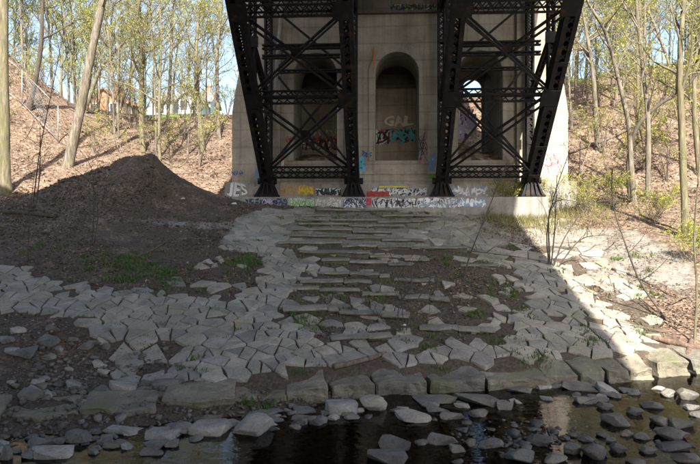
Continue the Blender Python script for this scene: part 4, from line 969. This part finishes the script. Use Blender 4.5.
def grow_tree(rng, line, r0, r1, nl, f0, ll, fine=True, lean=1.0, leafn=3, leafs=(.06, .12), twig=.012, droop=.02, flare=1.25, nt2=(4, 8)):
    """limbs and twigs on a trunk line; returns wood and leaf points"""
    mb = MB(); N_ = len(line)-1; rr_ = [r0*(1-(i/N_))+r1*(i/N_) for i in range(N_+1)]; rr_[0] *= flare
    mb.tube(line, [q*rng.uniform(.94, 1.07) for q in rr_], 10, cap=False); lv = []
    for i in range(len(mb.v)):
        c_ = line[i//10]; f = rng.uniform(.93, 1.07); mb.v[i] = tuple(c_+(Vector(mb.v[i])-c_)*f)
    Lt = sum((line[i+1]-line[i]).length for i in range(N_))
    for k in range(nl):
        f = f0+(1-f0)*((k+rng.random())/nl)**.85; f = min(f, .995); i = min(int(f*N_), N_-1); p = line[i].lerp(line[i+1], f*N_-i); tr_ = rr_[i]
        az = rng.uniform(0, 6.283); el = rng.uniform(.35, 1.05); d = Vector((math.cos(az)*math.cos(el), math.sin(az)*math.cos(el), math.sin(el)))
        L1 = ll*(1.15-.75*(f-f0)/(1-f0+1e-6))*rng.uniform(.6, 1.15); ra = min(tr_*.6, L1*.022+.008)
        pts = limb(mb, p, d, L1, ra, twig, 6, 5, rng, .13, droop+.05)
        for q in range(rng.randint(*nt2)):
            g_ = rng.uniform(.25, 1); j = min(int(g_*6), 5); p2 = pts[j].lerp(pts[j+1], g_*6-j); dd = (pts[j+1]-pts[j]).normalized(); side = dd.orthogonal(); side.rotate(Matrix.Rotation(rng.uniform(0, 6.283), 3, dd))
            L2 = L1*rng.uniform(.22, .5); pt2 = limb(mb, p2, dd*.75+side*.75, L2, max(twig, ra*.38), twig*.6, 4, 4, rng, .16, .05)
            if fine:
                for _ in range(3):
                    j = rng.randint(1, 3); dd2 = (pt2[j+1]-pt2[j]).normalized(); s2 = dd2.orthogonal(); s2.rotate(Matrix.Rotation(rng.uniform(0, 6.283), 3, dd2))
                    pt3 = limb(mb, pt2[j], dd2*.7+s2*.8, L2*rng.uniform(.35, .7), twig*.7, twig*.35, 3, 3, rng, .2, .05)
                    for _ in range(leafn): lv.append(pt3[rng.randint(1, 3)]+Vector((rng.gauss(0,.07), rng.gauss(0,.07), rng.gauss(0,.06))))
            for _ in range(leafn): lv.append(pt2[rng.randint(2, 4)]+Vector((rng.gauss(0,.08), rng.gauss(0,.08), rng.gauss(0,.07))))
    return mb, lv
def leaf_mesh(name, lv, sz, mt):
    n = len(lv); c_ = np.array([v_[:] for v_ in lv]); e1 = NR.normal(0, 1, (n, 3)); e1 /= np.linalg.norm(e1, axis=1)[:,None]; e2 = np.cross(e1, NR.normal(0, 1, (n, 3))); e2 /= np.linalg.norm(e2, axis=1)[:,None]
    s0 = NR.uniform(*sz, n)[:,None]; V_ = np.stack([c_-e1*s0*.5, c_+e2*s0*.3, c_+e1*s0*.5, c_-e2*s0*.3], 1).reshape(-1, 3)
    return raw_mesh(name, V_, np.arange(4*n).reshape(n, 4), mt)
def make_tree(name, base, line, label, cat, group, mt, seed, r0, r1, nl, f0, ll, leafm='leaf', **kw):
    """line: points in world space from the base upwards"""
    rng = random.Random(seed); base = Vector(base); loc = [Vector(p)-base for p in line]; loc[0] = loc[0]+Vector((0,0,-.25))
    ln = smooth_line(loc, max(8, len(loc)*4)); leafs = kw.pop('leafs', (.06, .12)); mb, lv = grow_tree(rng, ln, r0, r1, nl, f0, ll, **kw)
    o = empty(name, base); tag(o, label, cat, group); mb.build('trunk', M[mt], o, True)
    if lv: mesh_obj('crown', leaf_mesh('crown', lv, leafs, M[leafm]), o)
    return o
def px_line(pts, d=None):
    b_ = G(*pts[0]); b_.z = hz(b_.x, b_.y); d = b_.y; return b_, [b_] + [P(x, y, d) for x, y in pts[1:]]

# the trees one can single out
NAMED = [
 ('tree', [(5,193),(4,100),(4,0),(8,-130),(14,-230)], .33, .12, 10, .55, 4.5, 'bark_moss', 'thick mossy trunk cut by the left edge of the picture'),
 ('tree', [(67,166),(80,110),(92,50),(103,0),(124,-90),(140,-190)], .36, .14, 9, .5, 4.5, 'bark', 'thick pale trunk leaning right on the left slope'),
 ('tree', [(84,112),(100,70),(122,44),(165,6),(190,-40)], .19, .06, 10, .3, 4.0, 'bark', 'forked tree leaning far right behind the thick pale trunk'),
 ('tree', [(143,152),(141,100),(143,50),(139,0),(140,-90)], .20, .07, 13, .3, 3.6, 'bark_moss', 'mossy upright tree on the slope behind the mound peak'),
 ('tree', [(166,146),(170,80),(173,0),(176,-80)], .16, .06, 12, .35, 3.4, 'bark', 'slim straight tree just right of the mound peak'),
 ('tree', [(203,152),(199,110),(196,60),(200,0),(204,-70)], .19, .06, 13, .3, 3.6, 'bark_moss', 'flared mossy tree left of the pier edge'),
 ('tree', [(219,140),(217,60),(222,0),(226,-80)], .17, .06, 12, .35, 3.4, 'bark', 'last upright tree beside the left edge of the pier'),
 ('tree', [(112,132),(128,84),(143,40),(150,0),(158,-60)], .14, .05, 11, .35, 3.2, 'bark', 'thin tree slanting right above the left flank of the mound'),
 ('tree', [(29,108),(40,55),(43,0),(48,-60)], .19, .07, 10, .4, 3.6, 'bark_dark', 'dark tree standing on the fenced spur'),
 ('tree', [(598,150),(594,85),(590,52),(582,8),(572,-60)], .18, .06, 13, .35, 3.6, 'bark', 'tree leaning left just right of the right steel leg'),
 ('tree', [(634,203),(631,160),(628,122),(618,78),(605,31),(588,2),(570,-50)], .15, .05, 13, .3, 3.6, 'bark', 'long slender tree curving left across the right slope'),
 ('tree', [(630,198),(629,160),(638,126),(660,104),(684,89),(708,58)], .14, .07, 9, .4, 2.8, 'bark_dark', 'dark crooked trunk bending right over the right slope'),
 ('tree', [(686,238),(682,130),(680,60),(684,0),(690,-90)], .16, .06, 14, .3, 3.2, 'bark_moss', 'straight yellowish trunk near the right edge of the picture'),
 ('tree', [(680,96),(665,52),(647,5),(636,-40)], .15, .05, 11, .3, 3.4, 'bark', 'thin tree leaning left high on the right crest'),
 ('tree', [(648,197),(648,120),(641,50),(636,0),(634,-70)], .15, .05, 13, .3, 3.4, 'bark', 'upright tree in the middle of the right slope'),
 ('tree', [(700,175),(694,100),(698,30),(705,-40)], .17, .06, 12, .3, 3.4, 'bark_moss', 'tree half cut by the right edge of the picture'),
]
for k, (nm, pts, r0, r1, nl, f0, ll, mt, lab) in enumerate(NAMED):
    b_, ln = px_line(pts); make_tree(nm, b_, ln, lab, 'tree', 'trees on the slopes', mt, 300+k, r0, r1, nl, f0, ll, leafn=3, leafs=(.08, .15))

# prototypes for the many slim trees of the slopes
PROT = []
for k in range(7):
    rng = random.Random(500+k); h_ = rng.uniform(12, 16); bx_, by_ = rng.gauss(0, .9), rng.gauss(0, .9)
    ln = smooth_line([Vector((0,0,-.4)), Vector((bx_*.2, by_*.2, h_*.3)), Vector((bx_*.7, by_*.3, h_*.6)), Vector((bx_+rng.gauss(0,.5), by_, h_*.85)), Vector((bx_*1.3, by_*1.4, h_))], 14)
    mb, lv = grow_tree(rng, ln, rng.uniform(.085, .16), .022, rng.randint(18, 24), .18, h_*.27, leafn=2 if k % 3 else 4, twig=.014, nt2=(5, 9))
    PROT.append((mb.mesh('trunk', M[('bark', 'bark_moss', 'bark', 'bark_dark')[k % 4]], True), leaf_mesh('crown', lv, (.08, .16), M['leaf'])))
def put(x, y, k, sc_, rz, label, group):
    o = empty('slender_tree', (x, y, hz(x, y)), rz); o.scale = (sc_,)*3; tag(o, label, 'tree', group)
    t_ = mesh_obj('trunk', PROT[k][0], o); c_ = mesh_obj('crown', PROT[k][1], o); return o
rng = random.Random(77)
for name, lo, hi, n in (('left', -14, 238, 56), ('right', 560, 722, 56)):
    spots = []; guard = 0
    while len(spots) < n and guard < 4000:
        guard += 1; px = rng.uniform(lo, hi); d = rng.choice((rng.uniform(38, 56), rng.uniform(50, 66), rng.uniform(66, 105)))
        x = (px-350)/F*d
        if any((x-a)**2+(d-b_)**2 < 1.4**2 for a, b_, _ in spots): continue
        if d > 66 and name == 'left' and 66 < d < 92 and (-30 < x < -16) : continue
        spots.append((x, d, px))
    spots.sort(key=lambda s_: s_[2])
    for i, (x, d, px) in enumerate(spots):
        k = rng.randrange(7); w_ = {0: 'slim grey', 1: 'mossy slim', 2: 'slim grey', 3: 'dark slim', 4: 'slim grey', 5: 'mossy slim', 6: 'slim grey'}[k]
        zone = 'wooded slope' if d < 56 else ('crest' if d < 66 else 'flat beyond the crest')
        put(x, d, k, rng.uniform(.75, 1.25), rng.uniform(0, 6.28), '%s budding tree on the %s %s, %s from the left' % (w_, name, zone, ordinal(i)), 'slim trees of the %s slope' % name)

# ------------------------------------------------------------------ saplings and shrubs
def shrub(name, stems, label, cat, mt, seed, r=.02, nl=7, ll=.8, leafn=0, f0=.3, leafs=(.04, .08), d=None):
    b_ = G(*stems[0][0]); b_.z = hz(b_.x, b_.y); o = empty(name, b_); tag(o, label, cat)
    allv = []
    for k, st in enumerate(stems):
        rng = random.Random(seed+k); g_ = G(*st[0]); g_.z = hz(g_.x, g_.y)
        pts = [g_+Vector((0,0,-.08))] + [P(x, y, g_.y+rng.uniform(-.5,.5)*(j+1)*.4) for j, (x, y) in enumerate(st[1:])]
        ln = smooth_line([p-b_ for p in pts], 10); mb, lv = grow_tree(rng, ln, r, r*.35, nl, f0, ll, leafn=leafn, twig=.005, flare=1.1, nt2=(1, 3))
        mb.build('stem', M[mt], o, True); allv += lv
    if allv: mesh_obj('foliage', leaf_mesh('foliage', allv, leafs, M['leaf']), o)
    return o
shrub('sapling', [[(463,279),(470,255),(482,225),(496,190),(508,160)]], 'single thin bare sapling leaning right on the apron', 'sapling', 'bark_dark', 900, .03, 7, .9)
shrub('shrub', [[(403,333),(402,300),(396,270),(388,248)], [(405,333),(414,305),(430,285),(448,268)], [(404,333),(424,322),(450,312),(478,300)], [(402,333),(398,310),(410,285),(412,262)], [(404,333),(380,318),(362,300)]], 'low bare brown bush spreading on the steps', 'shrub', 'bark_dark', 910, .016, 8, .7)
shrub('shrub', [[(549,266),(547,230),(556,190),(570,150)], [(551,266),(555,225),(557,175)], [(553,266),(566,235),(590,205),(612,200)], [(550,266),(549,215),(560,200),(592,205)], [(556,268),(580,240),(605,235)]], 'cluster of dark stems at the shadow edge right of the apron', 'shrub', 'bark_dark', 920, .03, 7, .9)
shrub('sapling', [[(668,320),(652,300),(638,278),(624,240),(613,205),(612,170)]], 'curved dark sapling rising left from the sunny right bank', 'sapling', 'bark_dark', 930, .035, 9, 1.0)
shrub('sapling', [[(694,345),(697,290),(694,240),(698,180),(702,120)]], 'upright thin sapling near the right edge above the kerb', 'sapling', 'bark_moss', 935, .035, 9, 1.0, 2)
shrub('sapling', [[(33,203),(40,150),(52,90),(64,30)], [(36,203),(40,170),(40,130)]], 'thin dark sapling leaning right before the fence on the left', 'sapling', 'bark_dark', 940, .028, 10, 1.5)
shrub('sapling', [[(92,245),(94,205),(92,170),(80,150)], [(93,245),(98,215),(92,185),(70,165)]], 'bare twiggy sapling in the shade before the mound', 'sapling', 'bark_dark', 945, .02, 7, .9)
shrub('sapling', [[(22,240),(30,205),(36,165)], [(28,262),(29,230),(32,200)]], 'pair of thin brown stems on the shaded left bank', 'sapling', 'bark_dark', 947, .016, 5, .6)
shrub('sapling', [[(150,214),(152,180),(156,150),(164,118)]], 'thin dark whip standing on the mound', 'sapling', 'bark_dark', 949, .014, 6, .7)
for k, (a, lab) in enumerate((((585,214), 'pale budding shrub by the right pier foot'), ((612,206), 'larger budding shrub on the sunny ground right of the pier'), ((542,213), 'small budding shrub covering the right steel shoe'), ((655,225), 'budding shrub under the straight yellowish trunk'), ((690,262), 'budding shrub at the right picture edge'), ((522,214), 'leafy tangle at the foot of the outer right steel leg'), ((503,214), 'brown leafy brush left of the outer right steel shoe'))):
    x, y = a; q = random.Random(60+k)
    shrub('shrub', [[(x+q.uniform(-6,6), y), (x+q.uniform(-12,12), y-14), (x+q.uniform(-26,26), y-q.uniform(24,40))] for _ in range(7)], lab, 'shrub', 'bark', 960+10*k, .014, 9, .9, 3, .2, (.04, .09))

# thin understorey saplings on both slopes
UND = []
for k in range(5):
    rng = random.Random(1200+k); mb = MB(); lv = []
    for st in range(rng.randint(2, 4)):
        a = rng.uniform(0, 6.28); h_ = rng.uniform(2.5, 5.0); ln = smooth_line([Vector((0,0,-.2)), Vector((math.cos(a)*.3, math.sin(a)*.3, h_*.35)), Vector((math.cos(a)*.8, math.sin(a)*.8, h_*.7)), Vector((math.cos(a+.4)*1.5, math.sin(a+.4)*1.5, h_))], 10)
        m2, l2 = grow_tree(rng, ln, .035, .012, 9, .2, 1.5, leafn=2, twig=.007, nt2=(2, 4)); n0 = len(mb.v); mb.v += m2.v; mb.f += [tuple(n0+i for i in f) for f in m2.f]; mb.m += m2.m; lv += l2
    UND.append((mb.mesh('stems', M[('bark', 'bark_dark', 'bark')[k % 3]], True), leaf_mesh('foliage', lv, (.06, .12), M['leaf'])))
rng = random.Random(404)
for name, lo, hi, n, dr in (('left', 5, 225, 16, (37, 60)), ('right', 566, 715, 30, (33, 58)), ('left crest', 84, 234, 18, (57, 66))):
    for i, px in enumerate(sorted(rng.uniform(lo, hi) for _ in range(n))):
        d = rng.uniform(*dr); x = (px-350)/F*d; k = rng.randrange(5); o = empty('thicket', (x, d, hz(x, d)), rng.uniform(0, 6.28)); o.scale = (rng.uniform(.7, 1.2),)*3
        tag(o, 'twiggy understorey bush on the %s%s, %s from the left' % (name, '' if 'crest' in name else ' slope', ordinal(i)), 'bush', 'understorey bushes of the %s' % name); mesh_obj('stems', UND[k][0], o); mesh_obj('foliage', UND[k][1], o)

# ------------------------------------------------------------------ logs and fallen branches
def log(name, pts, r0, r1, mt, label, seed, lift=.6, branches=0):
    rng = random.Random(seed); W = []
    for (x, y) in pts:
        g_ = G(x, y); g_.z = hz(g_.x, g_.y); W.append(g_)
    base = W[0].copy(); ln = smooth_line([w_-base for w_ in W], 16); mb = MB()
    for i, p in enumerate(ln):
        f = i/16; p.z = max(p.z, hz(base.x+p.x, base.y+p.y)-base.z) + (r0+(r1-r0)*f)*lift; p += Vector((rng.gauss(0,r0*.12), rng.gauss(0,r0*.12), rng.gauss(0,r0*.06)))
    mb.tube(ln, [(r0+(r1-r0)*i/16)*rng.uniform(.95, 1.05) for i in range(17)], 9)
    o = empty(name, base); tag(o, label, 'log' if r0 > .06 else 'branch'); mb.build('stem', M[mt], o, True)
    for k in range(branches):
        b2 = MB(); i = rng.randint(3, 14); limb(b2, ln[i], Vector((rng.gauss(0,1), rng.gauss(0,1), .7)), rng.uniform(.4, 1.1), r1*.7, .006, 5, 5, rng, .2, .02); b2.build('side_branch', M[mt], o, True)
    return o
log('fallen_branch', [(420,250),(455,251),(500,256),(549,263)], .05, .03, 'bark_dark', 'long thin dark branch lying across the upper apron', 1, .9, 3)
log('driftwood', [(333,370),(352,366),(372,360),(386,355)], .075, .05, 'deadwood', 'short brown driftwood piece on the paving above the kerb', 2, .9, 0)
log('fallen_log', [(652,341),(672,345),(693,350),(725,360)], .075, .095, 'redwood', 'reddish bare log lying on the right bank above the kerb', 3, .9, 0)
log('fallen_log', [(687,360),(689,352),(692,343)], .07, .07, 'redwood', 'short reddish stub propped against the reddish log', 4, 1.2, 0)
log('fallen_log', [(-30,216),(0,214),(30,215),(56,218)], .12, .07, 'bark_dark', 'dark fallen log at the left edge of the shaded bank', 5, .7, 2)
log('fallen_log', [(562,156),(580,150),(605,142),(632,131)], .16, .09, 'deadwood', 'brown fallen trunk on the lit slope beside the pier', 6, .7, 2)
log('fallen_branch', [(640,215),(655,222),(680,232),(712,248)], .05, .03, 'deadwood', 'thin pale branch lying on the right bank', 7, 1.0, 3)
log('fallen_branch', [(612,270),(640,280),(670,296)], .04, .02, 'bark_dark', 'dark branch on the leaf litter right of the shadow edge', 8, 1.0, 3)
log('fallen_branch', [(120,262),(150,252),(172,240)], .03, .015, 'deadwood', 'pale stick across the green patch on the left', 9, 1.0, 1)
log('fallen_branch', [(160,160),(178,168),(196,158)], .05, .02, 'bark_moss', 'mossy branch on the lit slope behind the mound', 10, 1.0, 3)

N = 1500; x = np.concatenate([NR.uniform(-34, -6, N), NR.uniform(8, 34, N)]); y = np.concatenate([NR.uniform(30, 58, N), NR.uniform(16, 58, N)])
u_ = (x-PC.x)*R.x+(y-PC.y)*R.y; v_ = (x-PC.x)*A.x+(y-PC.y)*A.y; k_ = ~((np.abs(u_) < 9.6) & (v_ > -1.8) & (v_ < 6.5)); x, y = x[k_], y[k_]
tw = MB(); rng = random.Random(71)
for a_, b_ in zip(x, y):
    q = rng.uniform(0, 6.28); L = min(3.0, rng.lognormvariate(-.35, .6)); e_ = (a_+math.cos(q)*L, b_+math.sin(q)*L); r_ = .008+.010*L
    m2 = ((a_+e_[0])/2+rng.gauss(0, .08*L), (b_+e_[1])/2+rng.gauss(0, .08*L))
    tw.tube([(a_, b_, hz(a_, b_)+r_), (m2[0], m2[1], hz(*m2)+r_+rng.uniform(.02, .12)*L), (e_[0], e_[1], hz(*e_)+r_+rng.uniform(0, .2)*L)], [r_, r_*.8, r_*.4], 4)
tag(tw.build('fallen_twigs', M['deadwood']), 'fallen twigs and sticks strewn over both leafy slopes', 'twigs', kind='stuff')

# ------------------------------------------------------------------ far houses and the fence on the spur
m_, t_, b__ = mat('white_siding'); v__ = objvec(t_); wv = nd(t_, 'ShaderNodeTexWave', Scale=1.6); wv.bands_direction = 'Z'; t_.links.new(v__, wv.inputs['Vector']); r__ = ramp(t_, wv.outputs[0], [(0, (.28,.29,.30)), (.2, (.42,.43,.44))]); t_.links.new(r__.outputs[0], b__.inputs['Base Color']); M['siding'] = m_
m_, t_, b__ = mat('house_brick'); v__ = objvec(t_); bk = nd(t_, 'ShaderNodeTexBrick', Scale=4.0); bk.inputs['Mortar Size'].default_value = .012; bk.inputs['Color1'].default_value = (.36,.13,.07,1); bk.inputs['Color2'].default_value = (.28,.10,.06,1); bk.inputs['Mortar'].default_value = (.4,.35,.3,1); sx_ = t_.nodes.new('ShaderNodeSeparateXYZ'); cb_ = t_.nodes.new('ShaderNodeCombineXYZ'); t_.links.new(v__, sx_.inputs[0]); t_.links.new(sx_.outputs[0], cb_.inputs[0]); t_.links.new(sx_.outputs[2], cb_.inputs[1]); t_.links.new(cb_.outputs[0], bk.inputs['Vector']); t_.links.new(bk.outputs[0], b__.inputs['Base Color']); M['brick'] = m_
M['roof'] = flat('roof_shingle', (.17,.17,.18)); M['roof_red'] = flat('roof_tile', (.30,.13,.07)); M['trim'] = flat('white_trim', (.7,.7,.69), wear=.05)
m_, t_, b__ = mat('window_glass'); b__.inputs['Base Color'].default_value = (.03,.035,.04,1); b__.inputs['Roughness'].default_value = .08; M['glass'] = m_
def house(x, y, rz, w_, dp, wh, rh, wallm, roofm, label, wins, chim, gable=False):
    z0 = hz(x, y)-.6; o = empty('house', (x, y, z0), rz); tag(o, label, 'house')
    mb = MB(); mb.box(-w_/2, w_/2, 0, dp, 0, wh)
    if gable:
        mb.poly([(-w_/2, 0, wh), (w_/2, 0, wh), (0, 0, wh+rh)]); mb.poly([(w_/2, dp, wh), (-w_/2, dp, wh), (0, dp, wh+rh)])
    else:
        mb.poly([(-w_/2, dp, wh), (-w_/2, 0, wh), (-w_/2, dp/2, wh+rh)]); mb.poly([(w_/2, 0, wh), (w_/2, dp, wh), (w_/2, dp/2, wh+rh)])
    mb.build('wall', M[wallm], o); rf = MB(); e_ = .4
    if gable:
        for s_ in (-1, 1):
            k = rh/(w_/2); a = (s_*(w_/2+e_), wh-e_*k); rf.quad((a[0], -e_, a[1]+.02), (0, -e_, wh+rh+.02), (0, dp+e_, wh+rh+.02), (a[0], dp+e_, a[1]+.02)); rf.quad((a[0], -e_, a[1]+.2), (0, -e_, wh+rh+.2), (0, dp+e_, wh+rh+.2), (a[0], dp+e_, a[1]+.2)); rf.quad((a[0], -e_, a[1]+.02), (a[0], -e_, a[1]+.2), (0, -e_, wh+rh+.2), (0, -e_, wh+rh+.02))
    else:
        for s_ in (-1, 1):
            k = rh/(dp/2); yy = dp/2+s_*(dp/2+e_); zz = wh-e_*k; rf.quad((-w_/2-e_, yy, zz+.2), (w_/2+e_, yy, zz+.2), (w_/2+e_, dp/2, wh+rh+.2), (-w_/2-e_, dp/2, wh+rh+.2)); rf.quad((-w_/2-e_, yy, zz+.02), (w_/2+e_, yy, zz+.02), (w_/2+e_, yy, zz+.2), (-w_/2-e_, yy, zz+.2))
    rfo = rf.build('roof', M[roofm], o)
    for cx, cw, cb, ct in chim:
        cm = MB(); cm.box(cx-cw/2, cx+cw/2, dp*.4, dp*.4+cw, cb, ct); cm.box(cx-cw/2-.1, cx+cw/2+.1, dp*.4-.1, dp*.4+cw+.1, ct+.003, ct+.25); cm.build('chimney', M['brick'], rfo)
    for (wx, wz, ww, whh) in wins:
        fm = MB(); fw = .12
        for q in ((wx-ww/2-fw, wx-ww/2, wz, wz+whh), (wx+ww/2, wx+ww/2+fw, wz, wz+whh), (wx-ww/2-fw, wx+ww/2+fw, wz-fw, wz-.002), (wx-ww/2-fw, wx+ww/2+fw, wz+whh+.002, wz+whh+fw)): fm.box(q[0], q[1], -.08, -.003, q[2], q[3])
        fo = fm.build('window', M['trim'], o); gm = MB(); gm.box(wx-ww/2+.002, wx+ww/2-.002, -.03, -.004, wz, wz+whh); gm.build('pane', M['glass'], fo)
    return o
house(-26.2, 90, .06, 9.0, 8, 3.4, 2.0, 'siding', 'roof', 'white house with grey roof behind the left trees', [(-3.2, 1.4, 1.2, 1.5), (-.6, 1.4, 1.2, 1.5), (2.2, 1.4, 1.6, 1.5)], [(3.6, .7, 3.5, 6.3)])
house(-23.4, 84.5, 0, 3.2, 5.0, 2.8, 1.3, 'siding', 'roof', 'small white gabled annex before the white house', [(-.8, 1.2, 1.0, 1.4), (.9, 1.2, 1.0, 1.4)], [], True)
house(-38.2, 90, -.1, 6.0, 8, 2.8, 2.0, 'brick', 'roof_red', 'orange brick house with chimney behind the leaning trunk', [(-1.6, 1.2, 1.1, 1.4), (1.6, 1.2, 1.1, 1.4)], [(.6, 1.0, 3.5, 6.6)], True)
fence = None; fp = [(4,62,92),(22,73,106),(58,92,142)]
pts = []
for (x, yt, yb) in fp:
    g_ = G(x, yb); g_.z = hz(g_.x, g_.y); pts.append((g_, (yb-yt)*g_.y/F if False else 2.6))
fence = empty('wire_fence', pts[0][0]); tag(fence, 'galvanised wire fence climbing the leafy spur on the left', 'fence')
for g_, h_ in pts:
    mb = MB(); q = g_-pts[0][0]; mb.tube([q+Vector((0,0,-.3)), q+Vector((0,0,h_))], .04, 8); mb.build('post', M['galv'], fence, True)
for (a, ha), (b_, hb) in zip(pts[:-1], pts[1:]):
    for f in (.98, .06):
        mb = MB(); mb.tube([a-pts[0][0]+Vector((0,0,ha*f)), b_-pts[0][0]+Vector((0,0,hb*f))], .022, 6); mb.build('rail', M['galv'], fence, True)
    wm_ = MB(); L = (b_-a).length; n = int(L/.22)
    for i in range(-9, n+9):
        for sg in (1, -1):
            f0_, f1_ = i/n, (i+sg*11)/n
            q0, q1 = (f0_, 0.08), (f1_, .96)
            if f1_ < 0 or f1_ > 1 or f0_ < 0 or f0_ > 1: continue
            p0 = a.lerp(b_, f0_)-pts[0][0]+Vector((0,0,ha*.08)); p1 = a.lerp(b_, f1_)-pts[0][0]+Vector((0,0,ha*.96)); wm_.bar(p0, p1, (0,1,0), .008, .008)
    if wm_.v: tag(wm_.build('wire_mesh', M['galv'], fence), kind='stuff')

# ------------------------------------------------------------------ scraps of litter
rng = random.Random(8)
for (x, y, w_, lab) in ((470,207,13,'crumpled white plastic bag on the ground by the right steel shoes'), (455,211,5,'small white scrap lying left of the plastic bag'), (183,200,4,'white paper scrap on the shaded flank of the mound'), (234,205,5,'white paper scrap below the left pier corner'), (404,327,4,'pale blue scrap caught in the low bare bush')):
    g_ = G(x, y); s0 = w_*g_.y/F; bm = bmesh.new(); bmesh.ops.create_icosphere(bm, subdivisions=3, radius=.5)
    for v_ in bm.verts:
        q = v_.co.copy(); v_.co = Vector((q.x*s0, q.y*s0*.7, max(q.z, -.1)*s0*.5)) + q*mnoise.noise(q*5+Vector((x, 0, 0)))*s0*.45
    me = bpy.data.meshes.new('litter_scrap'); bm.to_mesh(me); bm.free(); me.materials.append(PAINT['white']); o = mesh_obj('plastic_bag' if w_ > 10 else 'litter_scrap', me, None, (g_.x, g_.y, hz(g_.x, g_.y)+.04+s0*.05)); tag(o, lab, 'litter')
